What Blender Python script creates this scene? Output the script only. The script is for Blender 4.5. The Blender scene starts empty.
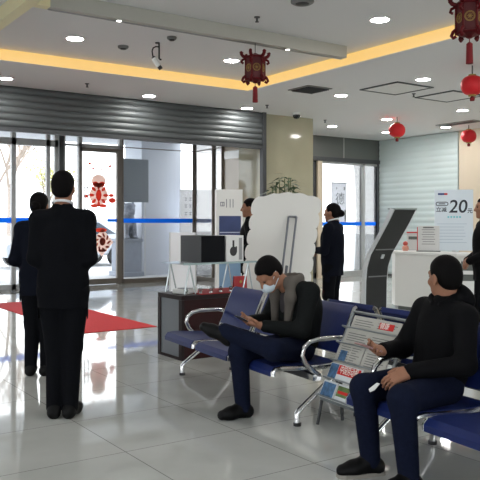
import bpy, bmesh, math, random
import numpy as np
from mathutils import Vector, Matrix

sc = bpy.context.scene
col = sc.collection
PI = math.pi
random.seed(7)

# ------------------------------------------------------------------ camera, sky, exposure
# The room is laid out square to the world axes: x runs along the entrance front, y runs towards it.
YAW = math.atan2(730, 1060)
CA, SA = math.cos(YAW), math.sin(YAW)
cam_d = bpy.data.cameras.new('camera')
cam = bpy.data.objects.new('camera', cam_d)
col.objects.link(cam)
cam.location = (0, 0, 1.38)
cam.rotation_euler = (PI / 2, 0, -YAW)
cam_d.sensor_width = 36
cam_d.lens = 36 * 730 / 480
cam_d.shift_y = -18 / 480
cam_d.clip_start = 0.05
cam_d.clip_end = 300
sc.camera = cam

world = bpy.data.worlds.new('sky')
sc.world = world
world.use_nodes = True
bg = world.node_tree.nodes['Background']
bg.inputs['Color'].default_value = (0.93, 0.97, 1.0, 1)
bg.inputs['Strength'].default_value = 2.6

sc.view_settings.view_transform = 'Standard'
sc.view_settings.look = 'None'
sc.view_settings.gamma = 1
sc.view_settings.use_curve_mapping = False
sc.view_settings.exposure = 0.7
sc.cycles.use_denoising = True
sc.cycles.max_bounces = 10
sc.cycles.transparent_max_bounces = 16
sc.cycles.caustics_reflective = False
sc.cycles.caustics_refractive = False
sc.cycles.sample_clamp_indirect = 6
DOWNLIGHT = 95.0
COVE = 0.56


def plan(x, y):
    """a floor position given as metres right of / ahead of the tripod, in room coordinates"""
    return (CA * x + SA * y, -SA * x + CA * y)


def facing(x, y):
    """rotation that turns a thing's +y towards a direction given right / ahead of the tripod"""
    u, v = plan(x, y)
    return math.atan2(-u, v)


# ------------------------------------------------------------------ materials
def lin(c):
    c = c / 255
    return c / 12.92 if c <= 0.04045 else ((c + 0.055) / 1.055) ** 2.4


def rgb(t):
    return (lin(t[0]), lin(t[1]), lin(t[2]), 1)


MATS = {}


def mat(name, c, rough=0.5, metal=0.0, noise=0.0, nscale=8.0, spec=0.5, coat=0.0, bump=0.0):
    if name in MATS:
        return MATS[name]
    m = bpy.data.materials.new(name)
    m.use_nodes = True
    nt = m.node_tree
    b = nt.nodes['Principled BSDF']
    b.inputs['Base Color'].default_value = rgb(c)
    b.inputs['Roughness'].default_value = rough
    b.inputs['Metallic'].default_value = metal
    b.inputs['Specular IOR Level'].default_value = spec
    b.inputs['Coat Weight'].default_value = coat
    if noise or bump:
        tc = nt.nodes.new('ShaderNodeTexCoord')
        n = nt.nodes.new('ShaderNodeTexNoise')
        n.inputs['Scale'].default_value = nscale
        n.inputs['Detail'].default_value = 5
        nt.links.new(tc.outputs['Object'], n.inputs['Vector'])
        if noise:
            r = nt.nodes.new('ShaderNodeValToRGB')
            a = rgb(c)
            r.color_ramp.elements[0].position = 0.3
            r.color_ramp.elements[1].position = 0.7
            r.color_ramp.elements[0].color = tuple(max(0, q * (1 - noise)) for q in a[:3]) + (1,)
            r.color_ramp.elements[1].color = tuple(min(1, q * (1 + noise)) for q in a[:3]) + (1,)
            nt.links.new(n.outputs['Fac'], r.inputs['Fac'])
            nt.links.new(r.outputs['Color'], b.inputs['Base Color'])
        if bump:
            bp = nt.nodes.new('ShaderNodeBump')
            bp.inputs['Strength'].default_value = bump
            bp.inputs['Distance'].default_value = 0.01
            nt.links.new(n.outputs['Fac'], bp.inputs['Height'])
            nt.links.new(bp.outputs['Normal'], b.inputs['Normal'])
    MATS[name] = m
    return m


def emit(name, c, strength):
    if name in MATS:
        return MATS[name]
    m = bpy.data.materials.new(name)
    m.use_nodes = True
    nt = m.node_tree
    b = nt.nodes['Principled BSDF']
    b.inputs['Base Color'].default_value = (0.2, 0.2, 0.2, 1)
    b.inputs['Emission Color'].default_value = c + (1,)
    b.inputs['Emission Strength'].default_value = strength
    MATS[name] = m
    return m


def glass(name, tint=(1, 1, 1), refl=0.9):
    if name in MATS:
        return MATS[name]
    m = bpy.data.materials.new(name)
    m.use_nodes = True
    nt = m.node_tree
    nt.nodes.clear()
    out = nt.nodes.new('ShaderNodeOutputMaterial')
    mix = nt.nodes.new('ShaderNodeMixShader')
    tr = nt.nodes.new('ShaderNodeBsdfTransparent')
    gl = nt.nodes.new('ShaderNodeBsdfGlossy')
    fr = nt.nodes.new('ShaderNodeFresnel')
    ml = nt.nodes.new('ShaderNodeMath')
    ml.operation = 'MULTIPLY'
    ml.inputs[1].default_value = refl
    fr.inputs['IOR'].default_value = 1.45
    gl.inputs['Roughness'].default_value = 0.0
    tr.inputs['Color'].default_value = tint + (1,)
    nt.links.new(fr.outputs[0], ml.inputs[0])
    nt.links.new(ml.outputs[0], mix.inputs[0])
    nt.links.new(tr.outputs[0], mix.inputs[1])
    nt.links.new(gl.outputs[0], mix.inputs[2])
    nt.links.new(mix.outputs[0], out.inputs[0])
    MATS[name] = m
    return m


def film(name, c, back=0.6):
    """thin sheet that lets daylight glow through"""
    if name in MATS:
        return MATS[name]
    m = bpy.data.materials.new(name)
    m.use_nodes = True
    nt = m.node_tree
    nt.nodes.clear()
    out = nt.nodes.new('ShaderNodeOutputMaterial')
    mix = nt.nodes.new('ShaderNodeMixShader')
    d = nt.nodes.new('ShaderNodeBsdfDiffuse')
    t = nt.nodes.new('ShaderNodeBsdfTranslucent')
    d.inputs['Color'].default_value = rgb(c)
    t.inputs['Color'].default_value = rgb(c)
    mix.inputs[0].default_value = back
    nt.links.new(d.outputs[0], mix.inputs[1])
    nt.links.new(t.outputs[0], mix.inputs[2])
    nt.links.new(mix.outputs[0], out.inputs[0])
    MATS[name] = m
    return m


def floor_material():
    m = bpy.data.materials.new('polished_tile')
    m.use_nodes = True
    nt = m.node_tree
    b = nt.nodes['Principled BSDF']
    tc = nt.nodes.new('ShaderNodeTexCoord')
    mp = nt.nodes.new('ShaderNodeMapping')
    mp.inputs['Location'].default_value = (-2.72 + 0.8 * 20, -4.0 + 0.8 * 20, 0)
    nt.links.new(tc.outputs['Object'], mp.inputs['Vector'])
    br = nt.nodes.new('ShaderNodeTexBrick')
    br.offset = 0
    br.inputs['Scale'].default_value = 1
    br.inputs['Brick Width'].default_value = 0.8
    br.inputs['Row Height'].default_value = 0.8
    br.inputs['Mortar Size'].default_value = 0.003
    br.inputs['Mortar Smooth'].default_value = 0.2
    br.inputs['Bias'].default_value = 0
    br.inputs['Color1'].default_value = rgb((200, 201, 196))
    br.inputs['Color2'].default_value = rgb((193, 195, 190))
    br.inputs['Mortar'].default_value = rgb((128, 128, 124))
    nt.links.new(mp.outputs[0], br.inputs['Vector'])
    n = nt.nodes.new('ShaderNodeTexNoise')
    n.inputs['Scale'].default_value = 2.2
    n.inputs['Detail'].default_value = 7
    nt.links.new(tc.outputs['Object'], n.inputs['Vector'])
    r = nt.nodes.new('ShaderNodeValToRGB')
    r.color_ramp.elements[0].position = 0.35
    r.color_ramp.elements[1].position = 0.65
    r.color_ramp.elements[0].color = (0.9, 0.9, 0.89, 1)
    r.color_ramp.elements[1].color = (1, 1, 1, 1)
    nt.links.new(n.outputs['Fac'], r.inputs['Fac'])
    mx = nt.nodes.new('ShaderNodeMix')
    mx.data_type = 'RGBA'
    mx.blend_type = 'MULTIPLY'
    mx.inputs['Factor'].default_value = 1
    nt.links.new(br.outputs['Color'], mx.inputs['A'])
    nt.links.new(r.outputs['Color'], mx.inputs['B'])
    nt.links.new(mx.outputs['Result'], b.inputs['Base Color'])
    b.inputs['Roughness'].default_value = 0.045
    b.inputs['IOR'].default_value = 1.55
    return m


# ------------------------------------------------------------------ mesh helpers
class MB:
    def __init__(self):
        self.v, self.f = [], []

    def add(self, vs, fs):
        o = len(self.v)
        self.v += [tuple(p) for p in vs]
        self.f += [tuple(i + o for i in q) for q in fs]
        return self

    def box(self, c, s, rot=None):
        hx, hy, hz = s[0] / 2, s[1] / 2, s[2] / 2
        vs = [Vector((x, y, z)) for x in (-hx, hx) for y in (-hy, hy) for z in (-hz, hz)]
        if rot is not None:
            vs = [rot @ p for p in vs]
        vs = [p + Vector(c) for p in vs]
        return self.add(vs, [(0, 1, 3, 2), (4, 6, 7, 5), (0, 4, 5, 1), (2, 3, 7, 6), (0, 2, 6, 4), (1, 5, 7, 3)])

    def span(self, a, b):
        c = [(a[i] + b[i]) / 2 for i in range(3)]
        return self.box(c, [abs(b[i] - a[i]) for i in range(3)])

    def tube(self, pts, r, n=10, closed=False, r1=None):
        P = [Vector(p) for p in pts]
        m = len(P)
        T = []
        for i in range(m):
            if closed:
                t = P[(i + 1) % m] - P[i - 1]
            else:
                t = P[min(i + 1, m - 1)] - P[max(i - 1, 0)]
            T.append(t.normalized())
        up = Vector((0, 0, 1)) if abs(T[0].z) < 0.9 else Vector((1, 0, 0))
        nrm = (up - T[0] * up.dot(T[0])).normalized()
        vs = []
        for i in range(m):
            nrm = (nrm - T[i] * nrm.dot(T[i])).normalized()
            bn = T[i].cross(nrm)
            rr = r if r1 is None else r + (r1 - r) * i / (m - 1)
            for k in range(n):
                a = 2 * PI * k / n
                vs.append(P[i] + nrm * (math.cos(a) * rr) + bn * (math.sin(a) * rr))
        fs = []
        for i in range(m if closed else m - 1):
            j = (i + 1) % m
            for k in range(n):
                l = (k + 1) % n
                fs.append((i * n + k, i * n + l, j * n + l, j * n + k))
        if not closed:
            fs.append(tuple(reversed(range(n))))
            fs.append(tuple((m - 1) * n + k for k in range(n)))
        return self.add(vs, fs)

    def cyl(self, a, b, r, r1=None, n=20):
        return self.tube([a, b], r, n, r1=r1)

    def lathe(self, prof, c=(0, 0, 0), n=28, caps=True):
        vs, fs = [], []
        for (r, z) in prof:
            for k in range(n):
                a = 2 * PI * k / n
                vs.append((c[0] + r * math.cos(a), c[1] + r * math.sin(a), c[2] + z))
        for i in range(len(prof) - 1):
            for k in range(n):
                l = (k + 1) % n
                fs.append((i * n + k, i * n + l, (i + 1) * n + l, (i + 1) * n + k))
        if caps:
            fs.append(tuple(reversed(range(n))))
            fs.append(tuple((len(prof) - 1) * n + k for k in range(n)))
        return self.add(vs, fs)

    def ell(self, c, r, n=16, m=10, rot=None):
        vs, fs = [], []
        for i in range(m + 1):
            th = PI * i / m
            for k in range(n):
                a = 2 * PI * k / n
                p = Vector((r[0] * math.sin(th) * math.cos(a), r[1] * math.sin(th) * math.sin(a), r[2] * math.cos(th)))
                if rot is not None:
                    p = rot @ p
                vs.append(p + Vector(c))
        for i in range(m):
            for k in range(n):
                l = (k + 1) % n
                fs.append((i * n + k, (i + 1) * n + k, (i + 1) * n + l, i * n + l))
        return self.add(vs, fs)

    def prism(self, poly, fn, d0, d1):
        """poly in 2-D, fn(a, b, d) -> 3-D point"""
        n = len(poly)
        vs = [fn(a, b, d0) for a, b in poly] + [fn(a, b, d1) for a, b in poly]
        fs = [tuple(range(n))[::-1], tuple(range(n, 2 * n))]
        for i in range(n):
            j = (i + 1) % n
            fs.append((i, j, n + j, n + i))
        return self.add(vs, fs)

    def build(self, name, m, parent=None, smooth=False, bevel=0.0, loc=None, rotz=0.0):
        me = bpy.data.meshes.new(name)
        me.from_pydata(self.v, [], self.f)
        bm = bmesh.new()
        bm.from_mesh(me)
        bmesh.ops.remove_doubles(bm, verts=bm.verts, dist=1e-6)
        bmesh.ops.recalc_face_normals(bm, faces=bm.faces)
        bm.to_mesh(me)
        bm.free()
        me.materials.append(m)
        if smooth:
            me.shade_smooth()
            me.set_sharp_from_angle(angle=0.7)
        o = bpy.data.objects.new(name, me)
        col.objects.link(o)
        if parent is not None:
            o.parent = parent
        if loc is not None:
            o.location = loc
            o.rotation_euler = (0, 0, rotz)
        if bevel:
            md = o.modifiers.new('bevel', 'BEVEL')
            md.width = bevel
            md.segments = 2
            md.limit_method = 'ANGLE'
        return o


def tag(o, label, cat, group=None, kind=None):
    o['label'] = label
    o['category'] = cat
    if group:
        o['group'] = group
    if kind:
        o['kind'] = kind
    return o


def thing(name, label, cat, loc=(0, 0, 0), rotz=0.0, group=None):
    o = bpy.data.objects.new(name, None)
    o.empty_display_size = 0.1
    col.objects.link(o)
    o.location = loc
    o.rotation_euler = (0, 0, rotz)
    return tag(o, label, cat, group)


def struct(o):
    o['kind'] = 'structure'
    return o


def children(o):
    return [x for x in col.objects if x.parent == o]


def copy_tree(o, parent=None):
    c = o.copy()
    col.objects.link(c)
    if parent is not None:
        c.parent = parent
    for ch in children(o):
        copy_tree(ch, c)
    return c


def text_mesh(name, s, size, m, parent, M, width=None, extrude=0.0008, align='CENTER', shear=0.0, bold=0.0):
    """writing as a mesh; text x and y run along the first two axes of M"""
    cu = bpy.data.curves.new(name, 'FONT')
    cu.body = s
    cu.size = size
    cu.align_x = align
    cu.align_y = 'CENTER'
    cu.extrude = extrude
    cu.shear = shear
    cu.offset = bold
    t = bpy.data.objects.new(name, cu)
    col.objects.link(t)
    bpy.context.view_layer.update()
    dg = bpy.context.evaluated_depsgraph_get()
    me = bpy.data.meshes.new_from_object(t.evaluated_get(dg))
    bpy.data.objects.remove(t)
    me.name = name
    if width and len(me.vertices):
        xs = [v.co.x for v in me.vertices]
        k = width / max(1e-6, max(xs) - min(xs))
        for v in me.vertices:
            v.co.x *= k
    me.transform(M)
    me.materials.clear()
    me.materials.append(m)
    o = bpy.data.objects.new(name, me)
    col.objects.link(o)
    o.parent = parent
    return o


def basis(x, y, o):
    x, y = Vector(x).normalized(), Vector(y).normalized()
    z = x.cross(y)
    M = Matrix.Identity(4)
    for i in range(3):
        M[i][0], M[i][1], M[i][2], M[i][3] = x[i], y[i], z[i], o[i]
    return M


# palette
WHITE = mat('white_paint', (225, 225, 222), 0.5)
CEIL = mat('ceiling_paint', (228, 229, 230), 0.7)
CHROME = mat('chrome', (215, 215, 215), 0.16, 1.0)
ALU = mat('aluminium_frame', (188, 190, 190), 0.35, 0.1)
DARKALU = mat('dark_frame', (70, 72, 74), 0.4, 0.3)
BROWNALU = mat('bronze_frame', (128, 120, 112), 0.4, 0.2)
BLACK = mat('black_plastic', (22, 22, 24), 0.4)
RED = mat('red_cloth', (196, 26, 36), 0.6)
GLASS = glass('clear_glass')
ACRYL = glass('acrylic', (0.93, 0.97, 0.97), 1.0)
MARBLE = mat('beige_marble', (176, 172, 148), 0.08, noise=0.07, nscale=1.6)
PMARBLE = mat('pink_beige_marble', (196, 182, 160), 0.1, noise=0.05, nscale=1.3)
BWALL = mat('beige_wall', (214, 200, 178), 0.5)
GREYPANEL = mat('dark_grey_panel', (92, 96, 92), 0.35)
STRIPE = film('blue_safety_film', (70, 168, 250), 0.85)

# ------------------------------------------------------------------ the room
FX0, FX1, FY0, FY1 = -6.0, 13.8, -5.0, 15.0
b = MB().box(((FX0 + FX1) / 2, (FY0 + FY1) / 2, -0.05), (FX1 - FX0, FY1 - FY0, 0.1))
o = b.build('floor', floor_material())
struct(o)
b = MB().span((-6, -5.2, -0.1), (14.0, -5.0, 0.5)).span((-6, -5.2, 3.1), (14.0, -5.0, 3.9)).span((-6, -5.2, 0.5), (-5, -5.0, 3.1)).span((13, -5.2, 0.5), (14.0, -5.0, 3.1))
struct(b.build('wall_back', WHITE))
b = MB().span((-6.2, -5.2, -0.1), (-6.0, 15.2, 0.5)).span((-6.2, -5.2, 3.1), (-6.0, 15.2, 3.9)).span((-6.2, -5.2, 0.5), (-6.0, -4, 3.1)).span((-6.2, 10, 0.5), (-6.0, 15.2, 3.1))
struct(b.build('wall_left', WHITE))
struct(MB().span((13.8, -5.2, -0.1), (14.0, 11.08, 3.9)).build('wall_right', BWALL))
struct(MB().span((13.95, 11.08, -0.1), (14.1, 13.7, 3.9)).build('wall_corner', WHITE))
struct(MB().span((-6, 15.0, 0), (0.5, 15.2, 3.6)).build('wall_front', WHITE))

# lower ceiling with the raised bay, whose edge faces glow in place of hidden cove lamps
CX0, CX1, CY0, CY1, ZL, ZR = -4.0, 6.8, -3.0, 9.65, 3.5, 3.65
b = MB()
b.span((FX0, CY1, ZL), (14.0, 15.2, ZL + 0.3))
b.span((FX0, FY0, ZL), (14.0, CY0, ZL + 0.3))
b.span((FX0, CY0, ZL), (CX0, CY1, ZL + 0.3))
b.span((CX1, CY0, ZL), (14.0, CY1, ZL + 0.3))
b.span((CX0, CY0, ZR), (CX1, CY1, ZL + 0.3))
struct(b.build('ceiling', CEIL))
COVEM = emit('glowing_fascia', (0.95, 0.58, 0.15), COVE)  # the lit fascia gives off the glow itself, no hidden LED is built
cg = 'glowing warm cove fascias around the raised ceiling'
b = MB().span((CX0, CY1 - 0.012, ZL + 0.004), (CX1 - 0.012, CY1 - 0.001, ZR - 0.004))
tag(b.build('cove_fascia', COVEM), 'long glowing yellow cove fascia above the left roller shutter', 'cove light', cg)
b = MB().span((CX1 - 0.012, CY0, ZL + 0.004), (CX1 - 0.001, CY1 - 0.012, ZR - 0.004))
tag(b.build('cove_fascia', COVEM), 'glowing yellow cove fascia slanting up to the right of the picture', 'cove light', cg)

# the L-shaped dropped beam inside the raised bay
BEAM = mat('beam_paint', (186, 184, 174), 0.55)
BEAMWARM = mat('warm_lit_beam', (240, 230, 186), 0.6)  # warm cove light on this beam is put into its colour
TRIMM = mat('satin_trim', (160, 160, 158), 0.3, 0.8)
bm_ = struct(MB().span((2.54, 6.98, ZL), (6.48, 7.09, ZR)).build('ceiling_beam', BEAM))
struct(MB().span((2.55, 7.06, ZL - 0.008), (6.47, 7.085, ZL)).build('trim_1', TRIMM))
struct(MB().span((2.28, 6.4, ZL), (2.4, 9.2, ZR)).span((2.4, 6.98, ZL), (2.54, 7.09, ZR)).build('ceiling_beam', BEAMWARM))

# ---- roller shutters
def shutter_mesh(p0, p1, z0, z1, pitch, depth, out, amp=0.022):
    """slats bulging along 'out'"""
    p0, p1, out = Vector(p0), Vector(p1), Vector(out)
    prof = []
    z = z0
    while z < z1 - 1e-4:
        for k in range(6):
            a = k / 6
            prof.append((amp * (math.sin(PI * a) ** 0.7), min(z + a * pitch, z1)))
        z += pitch
    prof.append((0, z1))
    n = len(prof)
    vs = [p0 + out * d + Vector((0, 0, zz)) for d, zz in prof] + [p1 + out * d + Vector((0, 0, zz)) for d, zz in prof]
    vs += [p0 - out * depth + Vector((0, 0, zz)) for zz in (z0, z1)] + [p1 - out * depth + Vector((0, 0, zz)) for zz in (z0, z1)]
    fs = [(i, i + 1, n + i + 1, n + i) for i in range(n - 1)]
    fs += [(2 * n, 2 * n + 1, 2 * n + 3, 2 * n + 2), (0, n, 2 * n + 2, 2 * n), (n - 1, 2 * n + 1, 2 * n + 3, 2 * n - 1)]
    return MB().add(vs, fs)


SHUT = mat('dark_steel_slats', (84, 88, 89), 0.48, 0.3)
SHUTL = mat('pale_green_slats', (204, 218, 218), 0.45, 0.0)
t = thing('roller_shutter', 'dark grey roller shutter pulled up above the glass entrance', 'roller shutter', (0, 11.4, 0))
shutter_mesh((-2, 0, 0), (8.4, 0, 0), 2.86, ZL, 0.107, 0.03, (0, -1, 0)).build('slat_curtain', SHUT, t, smooth=True)
MB().span((-2, -0.03, 2.79), (8.4, 0.05, 2.86)).build('bottom_bar', DARKALU, t)
MB().span((8.36, -0.05, 0), (8.44, 0.06, ZL)).build('guide_rail', DARKALU, t)
t = thing('roller_shutter', 'pale closed roller shutter reaching the floor right of the side door', 'roller shutter', (13.8, 11.1, 0))
shutter_mesh((0, 0, 0), (0, 2.56, 0), 0.05, ZL - 0.01, 0.145, 0.05, (-1, 0, 0), 0.014).build('slat_curtain', SHUTL, t, smooth=True)
MB().span((-0.06, 2.52, 0), (0.05, 2.6, ZL)).build('guide_rail', DARKALU, t)
MB().span((-0.05, 0, 0), (0.05, 2.52, 0.05)).build('bottom_bar', DARKALU, t)

# ---- column and the pier behind it
struct(MB().span((8.44, 11.5, 0), (9.74, 12.3, ZL)).build('column', MARBLE))
struct(MB().span((9.0, 12.3, 0), (9.74, 13.7, ZL)).build('wall_pier', PMARBLE))
struct(MB().span((9.0, 12.32, 2.78), (8.985, 13.68, 2.95)).build('trim_2', TRIMM))

# ---- entrance glazing
def window(name, x0, x1, y, z0, z1, fm, fw=0.07, mull=(), rails=(), along='x', stripe=None, dep=0.1, sillh=0.1):
    """fixed glazing in a frame: root is the frame mesh, panes and film are its parts"""
    def pt(a, d, z):
        return (a, y + d, z) if along == 'x' else (y + d, a, z)
    f = MB()
    f.span(pt(x0, -dep / 2, z0), pt(x0 + fw, dep / 2, z1))
    f.span(pt(x1 - fw, -dep / 2, z0), pt(x1, dep / 2, z1))
    f.span(pt(x0, -dep / 2, z0), pt(x1, dep / 2, z0 + sillh))
    f.span(pt(x0, -dep / 2, z1 - 0.05), pt(x1, dep / 2, z1))
    for a, w in mull:
        f.span(pt(a - w / 2, -dep / 2, z0), pt(a + w / 2, dep / 2, z1))
    for z, w in rails:
        f.span(pt(x0, -dep / 2, z - w / 2), pt(x1, dep / 2, z + w / 2))
    r = struct(f.build(name, fm))
    MB().span(pt(x0 + 0.01, -0.004, z0 + 0.02), pt(x1 - 0.01, 0.004, z1 - 0.01)).build('window_pane', GLASS, r)
    if stripe:
        MB().span(pt(x0 + fw, -0.008, stripe[0]), pt(x1 - fw, -0.005, stripe[1])).build('safety_stripe', STRIPE, r)
    return r


window('added_window_9', -5, 13, -5.1, 0.5, 3.1, ALU, 0.08, mull=tuple((-5 + 2 * k, 0.08) for k in range(1, 9)))  # unseen window, added to light surfaces that face the camera
window('added_window_10', -4, 10, -6.1, 0.5, 3.1, ALU, 0.08, mull=tuple((-4 + 2 * k, 0.08) for k in range(1, 7)), along='y')  # unseen too, added on the left wall for more daylight
# left sliding part, the dark post, the narrow light, the door leaf, the right fixed glass
window('window_1', 0.5, 5.62, 15.0, 0, 3.5, ALU, 0.08, mull=((1.6, .09), (2.9, .09), (4.67, 0.09), (5.4, 0.08)), rails=((3.04, 0.14),), stripe=(1.36, 1.47))
struct(MB().span((5.64, 14.95, 0), (5.74, 15.05, 3.5)).build('trim_3', DARKALU))
window('window_2', 5.74, 6.1, 15.0, 0, 3.5, ALU, 0.035, rails=((3.04, 0.04),))
w3 = window('window_3', 6.1, 7.08, 15.0, 3.0, 3.5, ALU, 0.05, sillh=0.08)
# door leaf with handle and red new-year stickers
dr = MB()
dr.span((6.1, 14.97, 0.01), (6.16, 15.03, 3.0)); dr.span((6.98, 14.96, 0.0), (7.1, 15.04, 3.0))
dr.span((6.1, 14.97, 0.01), (7.0, 15.03, 0.13)); dr.span((6.1, 14.97, 2.92), (7.0, 15.03, 3.0))
door = struct(dr.build('door_1', BROWNALU))
MB().span((6.16, 14.996, 0.1), (6.98, 15.004, 2.95)).build('door_glass', GLASS, door)
MB().span((6.75, 14.988, 1.38), (6.98, 14.992, 1.45)).build('safety_stripe', STRIPE, door)
hb = MB()
for dx in (0.0, 0.075):
    hb.tube([(6.2 + dx, 14.97, 1.6), (6.2 + dx, 14.93, 1.62), (6.2 + dx, 14.93, 2.12), (6.2 + dx, 14.97, 2.14)], 0.014)
hb.tube([(6.2, 14.93, 2.1), (6.237, 14.93, 2.14), (6.275, 14.93, 2.1)], 0.012)
hb.build('handle', CHROME, door, smooth=True)
STK = film('red_sticker', (244, 128, 108), 0.8)
PINK = film('pale_sticker', (254, 232, 222), 0.9)


def disc(mb, x, z, rx, rz, y=14.99, n=18, rot=0.0):
    pts = []
    for k in range(n):
        a = 2 * PI * k / n
        px, pz = rx * math.cos(a), rz * math.sin(a)
        pts.append((x + px * math.cos(rot) - pz * math.sin(rot), z + px * math.sin(rot) + pz * math.cos(rot)))
    mb.prism(pts, lambda a, b_, d: (a, y + d, b_), 0.0, 0.003)


disc0 = disc


def sticker_person(z, x, g=1.3):
    s = MB(); p = MB()

    def disc(mb, px, pz, rx, rz, y=14.99, n=18, rot=0.0):
        disc0(mb, x + (px - x) * g, z + (pz - z) * g, rx * g, rz * g, y, n, rot)
    disc(p, x, z + 0.24, 0.13, 0.11, 14.991); disc(p, x, z, 0.17, 0.17, 14.991)
    disc(s, x, z + 0.17, 0.11, 0.035); disc(s, x - 0.06, z + 0.20, 0.05, 0.03); disc(s, x + 0.06, z + 0.20, 0.05, 0.03)
    for q in range(8):
        a = q * PI / 4
        disc(s, x + 0.13 * math.cos(a), z + 0.0 + 0.15 * math.sin(a), 0.05, 0.025, rot=a)
    disc(s, x - 0.23, z - 0.02, 0.05, 0.03); disc(s, x + 0.23, z + 0.0, 0.05, 0.03)
    disc(s, x, z, 0.05, 0.1); disc(s, x - 0.08, z - 0.18, 0.07, 0.03); disc(s, x + 0.08, z - 0.18, 0.07, 0.03)
    p.build('sticker_backing', PINK, door)
    s.build('paper_cut_sticker', STK, door)


sticker_person(1.97, 6.55)
s = MB()
for (x, z, r) in ((6.34, 2.66, 0.035), (6.42, 2.55, 0.03), (6.62, 2.53, 0.025), (6.82, 2.62, 0.035), (6.55, 2.72, 0.02)):
    disc(s, x, z, r, r * 0.8, rot=0.5)
disc(s, 6.87, 1.86, 0.085, 0.06)
s.span((6.6, 14.99, 1.875), (6.8, 14.993, 1.885))
s.build('firework_sticker', STK, door)
# diamond-shaped sticker below
s = MB(); p = MB()
p.prism([(6.62, 0.62), (6.9, 0.93), (6.64, 1.24), (6.36, 0.93)], lambda a, b_, d: (a, 14.991 + d, b_), 0, 0.002)
for q in range(9):
    a = q * 2 * PI / 9
    disc(s, 6.64 + 0.15 * math.cos(a), 0.93 + 0.16 * math.sin(a), 0.055, 0.022, rot=a + 0.6)
disc(s, 6.64, 0.95, 0.07, 0.09); disc(s, 6.6, 1.2, 0.14, 0.05); disc(s, 6.64, 0.75, 0.1, 0.03)
p.build('sticker_backing', PINK, door)
s.build('diamond_sticker', STK, door)

window('window_4', 7.1, 9.01, 15.0, 0, 3.5, BROWNALU, 0.03, rails=((3.06, 0.012),), stripe=(1.36, 1.46))
window('window_5', 13.72, 15.0, 9.0, 0, 3.5, BROWNALU, 0.025, mull=((14.13, 0.025),), rails=((3.06, 0.012),), along='y', stripe=None)

# right-hand door in its own front, with dark panels above
struct(MB().span((9.74, 13.62, 2.98), (11.7, 13.72, ZL)).build('wall_panel', GREYPANEL))
MBp = MB().span((11.7, 13.62, 2.98), (12.52, 13.72, ZL)); struct(MBp.build('wall_panel', GREYPANEL))
MBp = MB().span((12.56, 13.62, 2.98), (13.78, 13.72, ZL)); struct(MBp.build('wall_panel', GREYPANEL))
struct(MB().span((12.52, 13.61, 2.98), (12.56, 13.72, ZL)).build('trim_4', TRIMM))
struct(MB().span((9.74, 13.58, 2.88), (13.78, 13.74, 2.98)).build('lintel', DARKALU))
struct(MB().span((11.67, 13.6, 0), (11.82, 13.75, 2.88)).build('trim_5', BWALL))
window('window_6', 11.82, 13.27, 13.7, 0, 2.88, ALU, 0.05, stripe=(1.29, 1.38), sillh=0.14)
window('window_7', 13.27, 13.78, 13.7, 0, 2.88, ALU, 0.04, stripe=(1.29, 1.38), sillh=0.14)
window('window_8', 9.74, 11.67, 13.7, 0, 2.88, DARKALU, 0.07, stripe=(1.29, 1.38), sillh=0.14)

# ------------------------------------------------------------------ outside
PAVE = mat('pale_paving', (188, 190, 192), 0.8, noise=0.06, nscale=1.5)
struct(MB().span((-40, 15.02, -0.12), (60, 90, -0.02)).build('ground', PAVE))
struct(MB().span((-40, -40, -0.14), (60, -5.02, -0.04)).build('ground', PAVE))
struct(MB().span((-40, -5.02, -0.14), (-6.02, 15.02, -0.04)).build('ground', PAVE))
struct(MB().span((9.76, 13.76, -0.12), (60, 15.02, -0.02)).build('ground', PAVE))
PORT = mat('portico_paint', (205, 208, 212), 0.6)
struct(MB().span((-2, 15.15, 3.52), (9.8, 18.6, 3.75)).build('roof_canopy', PORT))
PILL = mat('portico_column_stone', (190, 196, 206), 0.6)
struct(MB().span((8.72, 17.2, -0.02), (9.9, 18.2, 3.52)).build('column', PILL))

sg = thing('sign_board', 'blank grey sign board seen through the glass beside the door', 'sign board', (8.28, 16.7, 0))
MB().span((-0.37, -0.02, 1.88), (0.37, 0.02, 2.97)).build('board', mat('grey_board', (132, 140, 148), 0.6), sg)
mbx = MB()
for dx in (-0.3, 0.3):
    mbx.cyl((dx, 0.035, -0.02), (dx, 0.035, 2.9), 0.012)
mbx.build('post', ALU, sg)

STONE = mat('grey_stone', (140, 146, 158), 0.8, noise=0.25, nscale=14, bump=0.6)
PED = mat('pedestal_stone', (150, 158, 172), 0.7, noise=0.05)


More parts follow.
